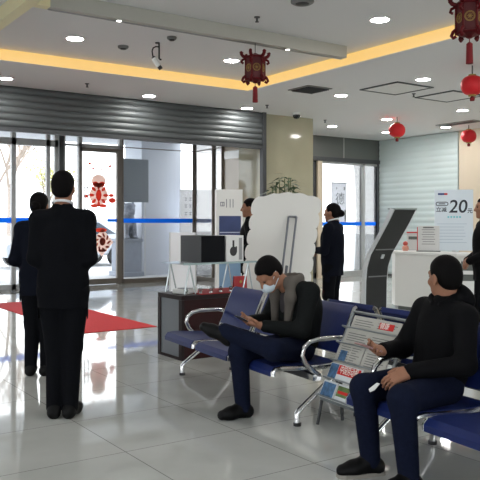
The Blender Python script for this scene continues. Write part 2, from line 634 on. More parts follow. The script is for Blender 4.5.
# ---- sculpting: smooth unions of tapered limbs and ellipsoids, turned into one skin
class Sculpt:
    def __init__(self, T=None):
        self.p = []
        self.T = T

    def _pt(self, a):
        a = Vector(a)
        return np.array(self.T @ a if self.T is not None else a, dtype=np.float64)

    def cone(self, a, b, ra, rb, k=0.02, op=1):
        self.p.append(('c', self._pt(a), self._pt(b), ra, rb, k, op))
        return self

    def ell(self, c, r, R=None, k=0.02, op=1):
        R = np.eye(3) if R is None else np.array(R)
        if self.T is not None:
            R = np.array(self.T.to_3x3()) @ R
        self.p.append(('e', self._pt(c), np.array(r, dtype=np.float64), R, None, k, op))
        return self

    def box(self, c, h, R=None, rd=0.01, k=0.02, op=1):
        R = np.eye(3) if R is None else np.array(R)
        if self.T is not None:
            R = np.array(self.T.to_3x3()) @ R
        self.p.append(('b', self._pt(c), np.array(h, dtype=np.float64), R, rd, k, op))
        return self

    @staticmethod
    def bounds(q):
        if q[0] == 'c':
            r = max(q[3], q[4])
            return np.minimum(q[1], q[2]) - r, np.maximum(q[1], q[2]) + r
        e = np.sqrt(((q[3] * q[2][None, :]) ** 2).sum(1)) if q[0] == 'e' else (np.abs(q[3]) * q[2][None, :]).sum(1)
        return q[1] - e, q[1] + e

    def mesh(self, name, vox):
        lo = np.min([self.bounds(q)[0] for q in self.p if q[6] > 0], axis=0) - 3 * vox
        hi = np.max([self.bounds(q)[1] for q in self.p if q[6] > 0], axis=0) + 3 * vox
        n = np.ceil((hi - lo) / vox).astype(int) + 1
        F = np.full(n, 1.0, dtype=np.float32)
        for q in self.p:
            k = q[5]
            bl, bh = self.bounds(q)
            pad = k + 2 * vox
            i0 = np.clip(np.floor((bl - pad - lo) / vox).astype(int), 0, n)
            i1 = np.clip(np.ceil((bh + pad - lo) / vox).astype(int) + 1, 0, n)
            if np.any(i1 <= i0):
                continue
            ax = [lo[d] + vox * np.arange(i0[d], i1[d]) for d in range(3)]
            P = np.stack(np.meshgrid(*ax, indexing='ij'), -1)
            if q[0] == 'c':
                ab = q[2] - q[1]
                L = float(ab @ ab) + 1e-12
                h = np.clip(((P - q[1]) @ ab) / L, 0, 1)
                d = np.linalg.norm(P - q[1] - h[..., None] * ab, axis=-1) - (q[3] + (q[4] - q[3]) * h)
            elif q[0] == 'e':
                l = (P - q[1]) @ q[3]
                k0 = np.linalg.norm(l / q[2], axis=-1)
                k1 = np.linalg.norm(l / (q[2] ** 2), axis=-1) + 1e-9
                d = k0 * (k0 - 1) / k1
            else:
                l = np.abs((P - q[1]) @ q[3]) - (q[2] - q[4])
                d = np.linalg.norm(np.maximum(l, 0), axis=-1) + np.minimum(l.max(-1), 0) - q[4]
            S = F[i0[0]:i1[0], i0[1]:i1[1], i0[2]:i1[2]]
            kk = max(k, 1e-5)
            if q[6] > 0:
                hh = np.maximum(kk - np.abs(S - d), 0) / kk
                S[...] = np.minimum(S, d) - hh * hh * kk / 4
            else:
                hh = np.maximum(kk - np.abs(S + d), 0) / kk
                S[...] = np.maximum(S, -d) + hh * hh * kk / 4
        return surface(name, F, lo, vox)


def surface(name, F, lo, vox):
    """naive surface nets"""
    ins = F < 0
    c = np.zeros(tuple(s - 1 for s in F.shape), dtype=np.int8)
    for dx in (0, 1):
        for dy in (0, 1):
            for dz in (0, 1):
                c += ins[dx:F.shape[0] - 1 + dx, dy:F.shape[1] - 1 + dy, dz:F.shape[2] - 1 + dz]
    act = (c > 0) & (c < 8)
    idx = np.full(act.shape, -1, dtype=np.int64)
    cells = np.argwhere(act)
    idx[act] = np.arange(len(cells))
    acc = np.zeros((len(cells), 3))
    cnt = np.zeros(len(cells))
    corners = [(x, y, z) for x in (0, 1) for y in (0, 1) for z in (0, 1)]
    val = {}
    for k in corners:
        val[k] = F[cells[:, 0] + k[0], cells[:, 1] + k[1], cells[:, 2] + k[2]]
    for a in corners:
        for ax in range(3):
            if a[ax] == 0:
                b2 = list(a); b2[ax] = 1; b2 = tuple(b2)
                fa, fb = val[a], val[b2]
                cr = (fa < 0) != (fb < 0)
                tt = np.where(cr, fa / np.where(cr, fa - fb, 1), 0)
                p = np.array(a, dtype=float)[None, :].repeat(len(cells), 0)
                p[:, ax] += tt
                acc[cr] += p[cr]
                cnt[cr] += 1
    V = lo + vox * (cells + acc / cnt[:, None])
    faces = []
    for ax in range(3):
        o1, o2 = [(1, 2), (2, 0), (0, 1)][ax]
        sl = [slice(None)] * 3
        sh = [slice(None)] * 3
        sl[ax] = slice(0, -1)
        sh[ax] = slice(1, None)
        a, b2 = ins[tuple(sl)], ins[tuple(sh)]
        e = np.argwhere(a != b2)
        e = e[(e[:, o1] > 0) & (e[:, o2] > 0) & (e[:, o1] < F.shape[o1] - 1) & (e[:, o2] < F.shape[o2] - 1)]
        flip = a[e[:, 0], e[:, 1], e[:, 2]]
        q = []
        for (s1, s2) in ((-1, -1), (0, -1), (0, 0), (-1, 0)):
            g = e.copy()
            g[:, o1] += s1
            g[:, o2] += s2
            q.append(idx[g[:, 0], g[:, 1], g[:, 2]])
        q = np.stack(q, 1)
        q[~flip] = q[~flip][:, ::-1]
        faces.append(q)
    Q = np.concatenate(faces)
    me = bpy.data.meshes.new(name)
    me.vertices.add(len(V))
    me.vertices.foreach_set('co', V.astype(np.float32).ravel())
    me.loops.add(4 * len(Q))
    me.loops.foreach_set('vertex_index', Q.astype(np.int32).ravel())
    me.polygons.add(len(Q))
    me.polygons.foreach_set('loop_start', np.arange(0, 4 * len(Q), 4, dtype=np.int32))
    me.update(calc_edges=True)
    me.shade_smooth()
    return me


def sculpted(S, name, m, parent, vox):
    me = S.mesh(name, vox)
    me.materials.append(m)
    o = bpy.data.objects.new(name, me)
    col.objects.link(o)
    o.parent = parent
    return o


# stone lion on its pedestal, outside the door
ln = thing('stone_lion', 'grey stone lion statue on a pedestal seen through the entrance glass', 'statue', (8.33, 17.3, -0.02), PI)
pd = MB()
pd.box((0, 0, 0.06), (0.62, 0.8, 0.12)); pd.box((0, 0, 0.5), (0.52, 0.7, 0.8)); pd.box((0, 0, 0.93), (0.6, 0.78, 0.08))
pd.build('pedestal', PED, ln, bevel=0.01)
S = Sculpt()
S.ell((0, -0.1, 1.2), (0.19, 0.24, 0.25), k=0.05).ell((0, 0.08, 1.4), (0.18, 0.17, 0.24), k=0.06).ell((0, 0.14, 1.72), (0.17, 0.17, 0.18), k=0.05)
S.ell((0, 0.28, 1.68), (0.1, 0.09, 0.08), k=0.04)
for sx in (-1, 1):
    S.cone((sx * 0.11, 0.2, 1.35), (sx * 0.12, 0.26, 1.02), 0.07, 0.06, 0.04).ell((sx * 0.12, 0.3, 1.0), (0.07, 0.1, 0.04), k=0.03)
    S.ell((sx * 0.17, -0.02, 1.06), (0.08, 0.2, 0.1), k=0.03).ell((sx * 0.13, 0.1, 1.88), (0.04, 0.03, 0.05), k=0.03)
    for q in range(4):
        S.ell((sx * 0.16, 0.1 - q * 0.02, 1.82 - q * 0.1), (0.05, 0.06, 0.05), k=0.01)
S.cone((0, -0.32, 1.15), (0, -0.34, 1.5), 0.05, 0.08, 0.03)
sculpted(S, 'lion_figure', STONE, ln, 0.02)

# clipped shrub in a stone pot with red flowers, further right
sh = thing('potted_shrub', 'dark clipped shrub in a stone pot with red flowers outside the glass', 'plant', (11.05, 17.6, -0.02))
MB().lathe([(0.2, 0), (0.34, 0.3), (0.4, 0.7), (0.36, 0.9), (0.42, 1.0)]).build('pot', STONE, sh, smooth=True)
rr = random.Random(3)
fl = MB()
for i in range(500):
    a, z = rr.uniform(0, 2 * PI), rr.uniform(1.1, 2.35)
    r = 0.3 * math.sin(min(1, (z - 0.9) / 0.5) * PI / 2) * rr.uniform(0.5, 1.05)
    c = Vector((r * math.cos(a), r * math.sin(a), z))
    d = Vector((math.cos(a), math.sin(a), rr.uniform(-.3, .8))).normalized() * 0.06
    s = d.cross(Vector((0, 0, 1))).normalized() * 0.025
    fl.add([c, c + d * 0.5 + s, c + d, c + d * 0.5 - s], [(0, 1, 2, 3)])
fl.build('foliage', mat('dark_foliage', (62, 72, 60), 0.7), sh)['kind'] = 'stuff'
fl = MB()
for i in range(14):
    a = i * 2 * PI / 14
    fl.ell((0.33 * math.cos(a), 0.33 * math.sin(a), 1.06), (0.06, 0.06, 0.05), 8, 6)
fl.build('flowers', RED, sh, smooth=True)

# a parked car, trees, and a white board with characters outside
CARP = mat('silver_car_paint', (196, 204, 214), 0.25, 0.2, coat=0.5)


def car(label, loc, rz):
    t = thing('car', label, 'car', loc, rz)
    prof = [(-2.2, 0.35), (-2.25, 0.7), (-1.95, 0.92), (-1.2, 1.0), (-0.6, 1.42), (0.75, 1.45), (1.55, 1.02), (2.1, 0.95), (2.22, 0.6), (2.2, 0.35)]
    MB().prism(prof, lambda a, b_, d: (a, d, b_), -0.85, 0.85).build('body', CARP, t, bevel=0.06)
    gm = mat('car_glass', (70, 80, 92), 0.1)
    for d in (-0.86, 0.86):
        MB().prism([(-1.05, 1.02), (-0.55, 1.36), (0.08, 1.38), (0.08, 1.02)], lambda a, b_, e: (a, d + e, b_), -0.012, 0.012).build('side_window', gm, t)
        MB().prism([(0.14, 1.02), (0.14, 1.38), (0.68, 1.39), (1.3, 1.02)], lambda a, b_, e: (a, d + e, b_), -0.012, 0.012).build('side_window', gm, t)
        for x in (-1.4, 1.35):
            wb = MB().cyl((x, d - 0.1, 0.32), (x, d + 0.1, 0.32), 0.32, n=24)
            w = wb.build('wheel', BLACK, t, smooth=True)
            MB().cyl((x, d - 0.11, 0.32), (x, d + 0.11, 0.32), 0.2, n=16).build('hubcap', ALU, w, smooth=True)
    return t


car('pale silver car parked outside beyond the glass door', (8.6, 22.2, -0.02), 0.05)
BARK = mat('pale_bark', (150, 138, 128), 0.9)


def bare_tree(label, loc, h, seed, leaves=None):
    t = thing('tree', label, 'tree', loc, 0, 'trees outside the entrance')
    r2 = random.Random(seed)
    bmn = MB()
    lf = MB()

    def grow(p, d, L, r, n):
        q = p + d * L
        mid = p + d * L * 0.5 + Vector((r2.uniform(-.05, .05), r2.uniform(-.05, .05), 0)) * L
        bmn.tube([p, mid, q], r, 6, r1=r * 0.7)
        if leaves and n <= 1:
            for _ in range(26):
                c = q + Vector((r2.gauss(0, .3), r2.gauss(0, .3), r2.gauss(0, .25)))
                a = Vector((r2.uniform(-1, 1), r2.uniform(-1, 1), r2.uniform(-1, 1))).normalized() * 0.13
                s_ = a.cross(Vector((0.3, 0.2, 1))).normalized() * 0.06
                lf.add([c, c + a * .5 + s_, c + a, c + a * .5 - s_], [(0, 1, 2, 3)])
        if n == 0:
            return
        for _ in range(3):
            nd = (d + Vector((r2.uniform(-.8, .8), r2.uniform(-.8, .8), r2.uniform(0, .5)))).normalized()
            grow(q, nd, L * r2.uniform(.6, .8), r * 0.65, n - 1)
    grow(Vector((0, 0, 0)), Vector((0.03, 0, 1)), h * 0.32, h * 0.016, 4 if not leaves else 3)
    bmn.build('trunk', BARK, t)
    if leaves:
        lf.build('foliage', leaves, t)['kind'] = 'stuff'


HAZEG = mat('hazed_leaves', (206, 206, 150), 0.8)  # outdoor haze is put into the paled leaf colour
u, v = plan(-8.6, 27); bare_tree('bare branched tree at the far left behind the entrance glass', (u, v, -0.02), 6.5, 5)
u, v = plan(-10.4, 30); bare_tree('bare tree at the left edge of the entrance glass', (u, v, -0.02), 7, 9)
u, v = plan(-8.1, 30); bare_tree('pale yellow-green leafy tree behind the entrance glass', (u, v, -0.02), 4.2, 12, HAZEG)

wb = thing('notice_board', 'white notice board with grey characters outside the entrance glass', 'notice board', (9.55, 16.6, -0.02))
MB().span((-0.02, -0.03, 0.1), (1.0, 0.03, 2.25)).build('board', mat('bright_white_board', (240, 242, 246), 0.6), wb)
for q in (0.1, 0.9):
    MB().box((q, 0.08, 0.06), (0.05, 0.4, 0.12)).build('foot', ALU, wb)
chars = MB()
for zz in (2.0, 1.82, 1.62):
    for q in range(4):
        x = 0.14 + q * 0.13
        chars.box((x, -0.032, zz + 0.03), (0.09, 0.004, 0.014)); chars.box((x, -0.032, zz - 0.03), (0.08, 0.004, 0.014)); chars.box((x, -0.032, zz), (0.014, 0.004, 0.09))
chars.build('lettering', mat('faded_grey_print', (170, 172, 180), 0.6), wb)

# ------------------------------------------------------------------ ceiling fittings
LAMP = emit('lamp_diffuser', (1.0, 0.98, 0.95), DOWNLIGHT)


def downlight_proto():
    t = thing('ceiling_downlight', '', 'ceiling light')
    MB().lathe([(0.122, 0.0), (0.122, -0.008), (0.118, -0.012), (0.1, -0.012), (0.1, -0.002)], n=28, caps=False).build('trim_ring', WHITE, t, smooth=True)
    MB().lathe([(0.098, -0.003), (0.099, -0.0105)], n=28).build('diffuser', LAMP, t)
    return t


DL = [(3.43, 8.57, ZR, 'round ceiling light upper left, between the grey beam and the warm cove'),
      (5.71, 8.5, ZR, 'round ceiling light just left of the small dark red palace lantern'),
      (5.92, 5.84, ZR, 'round ceiling light near the top edge, in front of the grey beam'),
      (3.25, 10.81, ZL, 'round ceiling light above the left end of the dark shutter'),
      (5.69, 10.95, ZL, 'round ceiling light above the middle of the dark shutter'),
      (7.8, 11.1, ZL, 'round ceiling light above the dark shutter, nearest the column'),
      (8.37, 7.37, ZL, 'round ceiling light right of the yellow cove, nearest the large square ceiling panel'),
      (8.3, 9.08, ZL, 'round ceiling light above and right of the marble column, near the dark vent'),
      (11.31, 8.99, ZL, 'round ceiling light between the two larger red round lanterns'),
      (11.01, 10.66, ZL, 'round ceiling light just left above the middle round lantern'),
      (13.0, 10.8, ZL, 'small far ceiling light over the top of the pale shutter'),
      (10.82, 12.12, ZL, 'small far ceiling light above the side door panels'),
      (12.6, 12.2, ZL, 'far ceiling light partly hidden behind the middle round lantern'),
      (3.2, 3.2, ZR, None), (0.6, 5.8, ZR, None), (0.6, 2.5, ZR, None), (5.9, 2.8, ZR, None), (8.3, 4.6, ZL, None), (8.3, 1.8, ZL, None), (11.0, 6.2, ZL, None), (11.0, 3.2, ZL, None)]  # entries without a label are out of view, added for illumination
d0 = downlight_proto()
for i, (x, y, z, lab) in enumerate(DL):
    t = d0 if i == 0 else copy_tree(d0)
    t.location = (x, y, z)
    t['label'] = lab or 'unseen round ceiling light added over the waiting area, outside the picture'
    t['group'] = 'round ceiling downlights' if lab else 'unseen downlights added for more light'

SPOT = emit('small_spot', (1, 0.97, 0.9), 8.0)
for x, lab in ((3.3, 'tiny spot lamp under the grey ceiling beam, near its left end'), (5.55, 'tiny spot lamp under the grey ceiling beam, right of the palace lantern')):
    t = thing('spot_lamp', lab, 'spot lamp', (x, 7.03, ZL), 0, 'spots under the beam')
    MB().lathe([(0.034, 0), (0.034, -0.008), (0.026, -0.012), (0.024, -0.002)], caps=False).build('housing', WHITE, t, smooth=True)
    MB().lathe([(0.024, -0.0121), (0.02, -0.014)]).build('bulb', SPOT, t)

VENTM = mat('dark_vent', (60, 62, 64), 0.6)
t = thing('ceiling_vent', 'dark square ceiling vent above the marble column', 'ceiling vent', (7.52, 8.95, ZL))
MB().box((0, 0, -0.008), (0.5, 0.5, 0.016)).build('frame', TRIMM, t)
g = MB()
for k in range(9):
    g.box((0, -0.2 + k * 0.05, -0.022), (0.42, 0.03, 0.012), Matrix.Rotation(0.5, 3, 'X'))
g.build('louvre', VENTM, t)
MB().box((0, 0, -0.0175), (0.43, 0.43, 0.002)).build('backing', BLACK, t)
def panel(label, c, fill):
    t = thing('ceiling_panel', label, 'ceiling panel', (c[0], c[1], ZL), 0, 'square panels in the ceiling')
    f = MB()
    w = 0.39
    for s in (-1, 1):
        f.box((s * w, 0, -0.008), (0.035, 2 * w + 0.035, 0.016)); f.box((0, s * w, -0.008), (2 * w + 0.035, 0.035, 0.016))
    f.build('frame', mat('panel_gap', (84, 88, 90), 0.6), t)
    MB().box((0, 0, -0.005), (2 * w - 0.04, 2 * w - 0.04, 0.009)).build('panel', fill, t)
    return t


panel('square white air conditioning panel in the ceiling left of the other square panel', (8.6, 8.12), WHITE)
panel('square ceiling access panel nearest the big round red lantern', (9.88, 8.12), CEIL)
t = thing('ceiling_vent', 'long dark vent in the ceiling at the top of the pale shutter', 'ceiling vent', (12.7, 10.2, ZL))
MB().box((0, 0, -0.01), (0.3, 1.0, 0.02)).build('frame', TRIMM, t)
MB().box((0, 0, -0.022), (0.22, 0.92, 0.004)).build('louvre', VENTM, t)
t = thing('ceiling_vent', 'dark ceiling vent at the right edge near the far red lanterns', 'ceiling vent', (11.95, 8.75, ZL))
MB().box((0, 0, -0.01), (0.5, 0.3, 0.02)).build('frame', TRIMM, t)
MB().box((0, 0, -0.022), (0.42, 0.22, 0.004)).build('louvre', VENTM, t)


def sprinkler(label, x, y, z):
    t = thing('sprinkler', label, 'sprinkler', (x, y, z), 0, 'ceiling sprinklers')
    MB().lathe([(0.035, 0), (0.03, -0.01), (0.012, -0.012), (0.012, -0.05)], n=14).build('body', DARKALU, t, smooth=True)
    MB().lathe([(0.022, -0.052), (0.022, -0.058)], n=14).build('deflector', DARKALU, t)
    return t


sprinkler('dark sprinkler head above the grey beam near the palace lantern', 4.74, 6.55, ZR)
sprinkler('small sprinkler head above the left end of the dark shutter', 4.41, 10.53, ZL)
sprinkler('small sprinkler head close above the dome camera', 7.91, 10.62, ZL)
sprinkler('small sprinkler head above the side door near the column', 10.06, 11.49, ZL)
sprinkler('small sprinkler head left of the second square ceiling panel', 9.2, 8.3, ZL)


def rounddisc(name, label, cat, x, y, z, r, m):
    t = thing(name, label, cat, (x, y, z))
    MB().lathe([(r, 0), (r, -0.02), (r * 0.8, -0.035)], n=24).build('base', m, t, smooth=True)
    MB().lathe([(r * 0.6, -0.0351), (r * 0.5, -0.045)], n=24).build('grille', BLACK, t, smooth=True)


rounddisc('smoke_detector', 'dark round smoke detector above the warm cove on the left', 'smoke detector', 4.1, 8.61, ZR, 0.07, mat('grey_plastic', (120, 122, 122), 0.5))
rounddisc('smoke_detector', 'flat dark round detector right above the hanging camera', 'smoke detector', 4.39, 7.85, ZR, 0.06, mat('grey_plastic', (120, 122, 122), 0.5))
rounddisc('ceiling_speaker', 'round dark ceiling speaker at the top edge of the picture', 'speaker', 4.77, 5.8, ZR, 0.12, mat('grey_plastic', (120, 122, 122), 0.5))

# dome camera at the column, pendant camera in the bay
t = thing('dome_camera', 'clear dome security camera under the ceiling in front of the marble column', 'security camera', (8.9, 11.0, ZL))
MB().lathe([(0.075, 0), (0.08, -0.02), (0.078, -0.05)], n=24).build('base', WHITE, t, smooth=True)
MB().lathe([(0.07, -0.051), (0.066, -0.09), (0.045, -0.118), (0.01, -0.13)], n=24).build('dome', glass('smoked_dome', (0.5, 0.52, 0.5)), t, smooth=True)
MB().ell((0, 0, -0.085), (0.035, 0.035, 0.035)).build('lens', BLACK, t, smooth=True)
t = thing('security_camera', 'white security camera hanging from the ceiling on a black bracket', 'security camera', (4.38, 8.2, ZR), facing(1, 0.15) - PI / 2)
k = MB().lathe([(0.03, 0), (0.03, -0.012)], n=16).tube([(-0.02, 0, 0), (-0.02, 0, -0.2), (-0.035, 0, -0.215), (-0.05, 0, -0.21)], 0.011)
k.tube([(-0.02, 0, -0.055), (0.02, 0, -0.05), (0.055, 0, -0.07), (0.068, 0, -0.11), (0.06, 0, -0.17), (0.04, 0, -0.2)], 0.009)
k.build('bracket', BLACK, t, smooth=True)
k = MB().tube([(0.05, 0, -0.2), (-0.02, 0, -0.3)], 0.033, 18)
k.build('body', WHITE, t, smooth=True)
MB().tube([(-0.018, 0, -0.298), (-0.045, 0, -0.335)], 0.027, 18).build('lens', BLACK, t, smooth=True)
MB().ell((0.045, 0, -0.2), (0.03, 0.03, 0.03)).build('joint', BLACK, t, smooth=True)

# ------------------------------------------------------------------ lanterns
WOOD = mat('dark_red_lacquer', (92, 14, 20), 0.5, spec=0.2)
PANELR = mat('dark_red_silk', (84, 14, 20), 0.6)
GOLD = mat('old_gold', (160, 132, 70), 0.4, 0.5)
TASSEL = mat('dark_red_tassel', (120, 16, 24), 0.8)


def palace_lantern(label, loc, top, rz):
    """six-sided palace lantern; origin at the middle of the body"""
    t = thing('palace_lantern', label, 'lantern', loc, rz, 'six-sided palace lanterns')
    R, H = 0.115, 0.13
    fr = MB()
    P = [(R * math.cos(a), R * math.sin(a)) for a in [k * PI / 3 for k in range(6)]]
    for z in (-H, H):
        fr.tube([(x, y, z) for x, y in P], 0.012, 8, closed=True)
    fr.lathe([(0.13, H + 0.012), (0.06, H + 0.03), (0.02, H + 0.05)], n=6)
    fr.lathe([(0.1, -H - 0.012), (0.04, -H - 0.03), (0.02, -H - 0.045)], n=6)
    for x, y in P:
        fr.tube([(x, y, -H), (x, y, H)], 0.012, 8)
    fr.build('frame', WOOD, t)
    for k in range(6):
        a = k * PI / 3 + PI / 6
        q = Vector((math.cos(a), math.sin(a), 0)); s_ = Vector((-math.sin(a), math.cos(a), 0))
        c = q * (R * math.cos(PI / 6) - 0.003)
        pn = MB().add([c + s_ * sx * 0.055 + Vector((0, 0, sz * H)) + q * d for d in (-0.003, 0.003) for sx in (-1, 1) for sz in (-1, 1)],
                      [(0, 1, 3, 2), (4, 6, 7, 5), (0, 4, 5, 1), (2, 3, 7, 6), (0, 2, 6, 4), (1, 5, 7, 3)])
        p = pn.build('panel', PANELR, t)
        md = MB()
        cc = c + q * 0.005
        for rad in (0.044, 0.036):
            md.tube([cc + s_ * (rad * math.cos(w)) + Vector((0, 0, rad * math.sin(w))) for w in [i * 2 * PI / 20 for i in range(20)]], 0.0028, 6, closed=True)
        for w in (0, 0.8, 1.6, 2.4):
            dd = s_ * math.cos(w) + Vector((0, 0, math.sin(w)))
            md.tube([cc - dd * 0.026, cc + dd * 0.026], 0.003, 6)
        md.build('medallion', GOLD, p)
        # dragon-head finial on the upper corner and cloud foot on the lower one
        a = k * PI / 3
        q = Vector((math.cos(a), math.sin(a), 0))
        d = MB()
        b0 = q * R + Vector((0, 0, H))
        d.tube([b0, b0 + q * 0.03 + Vector((0, 0, 0.01)), b0 + q * 0.05 + Vector((0, 0, 0.035)), b0 + q * 0.045 + Vector((0, 0, 0.06))], 0.02, 8)
        d.tube([b0 + q * 0.045 + Vector((0, 0, 0.055)), b0 + q * 0.07 + Vector((0, 0, 0.05))], 0.02, 8, r1=0.012)
        d.tube([b0 + q * 0.01 + Vector((0, 0, -0.02)), b0 + q * 0.04 + Vector((0, 0, -0.035)), b0 + q * 0.05 + Vector((0, 0, -0.06)), b0 + q * 0.025 + Vector((0, 0, -0.075))], 0.014, 8)
        d.build('dragon_finial', WOOD, t, smooth=True)
        d = MB()
        b1 = q * R + Vector((0, 0, -H))
        d.tube([b1 + Vector((0, 0, 0.04)), b1 + q * 0.025 + Vector((0, 0, 0.02)), b1 + q * 0.04 + Vector((0, 0, -0.015)), b1 + q * 0.025 + Vector((0, 0, -0.035)), b1 + Vector((0, 0, -0.02))], 0.016, 8)
        d.build('foot', WOOD, t, smooth=True)
    ts = MB().cyl((0, 0, -H - 0.03), (0, 0, -H - 0.09), 0.004, n=8)
    ts.lathe([(0.012, -H - 0.08), (0.028, -H - 0.095), (0.028, -H - 0.12), (0.032, -H - 0.27), (0.026, -H - 0.272)], n=16)
    ts.build('tassel', TASSEL, t, smooth=True)
    MB().cyl((0, 0, H + 0.04), (0, 0, top - loc[2]), 0.004, n=8).build('cord', BLACK, t)
    return t


palace_lantern('dark red palace lantern with tassel hanging under the grey ceiling beam', (5.06, 7.03, 3.2), 3.5, 0.6)
u, v = plan((469.5 - 240) / 730 * 6.5, 6.5)
palace_lantern('near dark red palace lantern with gold medallions in the top right corner', (u, v, 3.19), ZR, 0.18)

REDL = mat('red_lantern_silk', (214, 22, 34), 0.55)


def round_lantern(label, x, y, drop, r):
    t = thing('round_lantern', label, 'lantern', (x, y, ZL - drop), 0, 'red round lanterns')
    body = MB()
    n, m_ = 32, 14
    vs, fs = [], []
    for i in range(m_ + 1):
        th = 0.2 + (PI - 0.4) * i / m_
        for k in range(n):
            a = 2 * PI * k / n
            rr_ = r * math.sin(th) ** 0.75 * (1 - 0.04 * (k % 2))
            vs.append((rr_ * math.cos(a), rr_ * math.sin(a), 0.86 * r * math.cos(th)))
    for i in range(m_):
        for k in range(n):
            l = (k + 1) % n
            fs.append((i * n + k, (i + 1) * n + k, (i + 1) * n + l, i * n + l))
    body.add(vs, fs).build('shade', REDL, t, smooth=True)
    for s in (-1, 1):
        MB().lathe([(r * 0.34, s * 0.83 * r), (r * 0.34, s * 0.95 * r)], n=20).build('cap', GOLD, t)
    ts = MB().cyl((0, 0, -0.9 * r), (0, 0, -1.05 * r), 0.02, n=10)
    ts.lathe([(0.03, -1.03 * r), (0.035, -1.1 * r), (0.03, -1.35 * r)], n=12)
    ts.build('tassel', TASSEL, t, smooth=True)
    MB().cyl((0, 0, 0.9 * r), (0, 0, drop), 0.008, n=8).build('cord', BLACK, t)


round_lantern('nearest bright red round lantern at the right edge of the picture', 8.2, 6.36, 0.27, 0.155)
round_lantern('middle red round lantern left of the other two, above the pale shutter', 10.97, 10.34, 0.27, 0.165)
round_lantern('far red round lantern at the right, in front of the beige wall', 13.2, 10.33, 0.24, 0.165)

# ------------------------------------------------------------------ red carpet
CARP = mat('red_carpet', (206, 48, 52), 0.9, noise=0.08, nscale=60)
tag(MB().span((3.48, 8.54, 0.0), (4.55, 12.5, 0.008)).build('red_carpet', CARP), 'long red carpet runner on the polished floor leading to the door', 'carpet')

# ------------------------------------------------------------------ waiting benches
NAVY = mat('navy_vinyl', (26, 39, 90), 0.42, noise=0.06, nscale=20, spec=0.25)
STEEL = mat('dark_steel_beam', (70, 72, 76), 0.4, 0.6)
BENCH = math.atan2(-0.995, -0.096)
BO = plan(-0.52, 6.58)


def bench_pt(t, s, z=0.0):
    """a point on the bench row: t along it towards the camera, s towards the backs"""
    x, y = -0.52 + 0.485 * t + 0.874 * s, 6.58 - 0.874 * t + 0.485 * s
    u, v = plan(x, y)
    return (u, v, z)


def ribbon(mb, prof, th, x0, x1):
    """extrude a (s, z) centre line of thickness th from x0 to x1"""
    P = [Vector((0, p[0], p[1])) for p in prof]
    top, bot = [], []
    for i in range(len(P)):
        tg = (P[min(i + 1, len(P) - 1)] - P[max(0, i - 1)]).normalized()
        nn = Vector((0, -tg.z, tg.y))
        top.append(P[i] + nn * th / 2)
        bot.append(P[i] - nn * th / 2)
    poly = [(p.y, p.z) for p in top] + [(p.y, p.z) for p in reversed(bot)]
    n = len(P)
    vs = [(x0, a, b_) for a, b_ in poly] + [(x1, a, b_) for a, b_ in poly]
    N = 2 * n
    fs = []
    for i in range(N):
        j = (i + 1) % N
        fs.append((i, j, N + j, N + i))
    for i in range(n - 1):
        fs.append((i, i + 1, N - 2 - i, N - 1 - i))
        fs.append((N + i, N + N - 1 - i, N + N - 2 - i, N + i + 1))
    return mb.add(vs, fs)


SEATP = [(-0.17, 0.345), (-0.172, 0.37), (-0.155, 0.388), (-0.1, 0.392), (0.05, 0.38), (0.2, 0.37), (0.3, 0.372), (0.345, 0.39)]
BACKP = [(0.375, 0.45), (0.40, 0.5), (0.44, 0.6), (0.485, 0.7), (0.515, 0.76), (0.53, 0.765)]


def make_bench(label):
    t = thing('waiting_bench', label, 'bench', (0, 0, 0), 0, 'three-seat waiting benches')
    L, n = 1.87, 3
    w = L / n
    for i in range(n):
        x0, x1 = i * w + 0.045, (i + 1) * w - 0.045
        st = ribbon(MB(), SEATP, 0.04, x0, x1).build('seat', NAVY, t, smooth=True)
        for x in (x0 - 0.008, x1 + 0.008):
            MB().tube([(x, a, b_) for a, b_ in SEATP], 0.017, 8).build('edge_trim', CHROME, st, smooth=True)
        bk = ribbon(MB(), BACKP, 0.035, x0, x1).build('backrest', NAVY, t, smooth=True)
        for x in (x0 - 0.008, x1 + 0.008):
            MB().tube([(x, 0.33, 0.385), (x, 0.36, 0.41)] + [(x, a, b_) for a, b_ in BACKP], 0.017, 8).build('edge_trim', CHROME, bk, smooth=True)
    MB().box((L / 2, 0.16, 0.315), (L - 0.1, 0.08, 0.05)).build('beam', STEEL, t, bevel=0.005)
    for x in (0.0, L):
        lg = MB().tube([(x, 0.0, 0.02), (x, 0.0, 0.085), (x, 0.035, 0.115), (x, 0.24, 0.26), (x, 0.31, 0.3)], 0.019, 10)
        lg.tube([(x, 0.51, 0.02), (x, 0.51, 0.07), (x, 0.48, 0.1), (x, 0.33, 0.25), (x, 0.27, 0.3)], 0.019, 10)
        lg.box((x + (0.04 if x == 0 else -0.04), 0.16, 0.31), (0.1, 0.07, 0.04))
        l = lg.build('leg_frame', CHROME, t, smooth=True)
        for y in (0, 0.51):
            MB().cyl((x, y, 0), (x, y, 0.022), 0.027, n=14).build('foot_pad', BLACK, l)
        ar = MB().tube([(x, 0.415, 0.56), (x, 0.36, 0.572), (x, 0.17, 0.572), (x, 0.1, 0.56), (x, 0.055, 0.525), (x, 0.04, 0.475), (x, 0.065, 0.42), (x, 0.12, 0.365), (x, 0.18, 0.325)], 0.017, 10)
        ar.build('armrest', CHROME, t, smooth=True)
    return t


bn = make_bench('navy three-seat bench at centre, where the masked man sits')
bn.location = bench_pt(0, 0)
bn.rotation_euler = (0, 0, BENCH)
b2 = copy_tree(bn)
b2.location = bench_pt(2.62, 0)
b2['label'] = 'navy three-seat bench at lower right, where the man in black sits'
b3 = copy_tree(bn)
b3.location = bench_pt(3.19, 1.16)
b3.rotation_euler = (0, 0, BENCH + PI)
b3['label'] = 'navy bench facing away, its backs seen behind the newspaper rack'

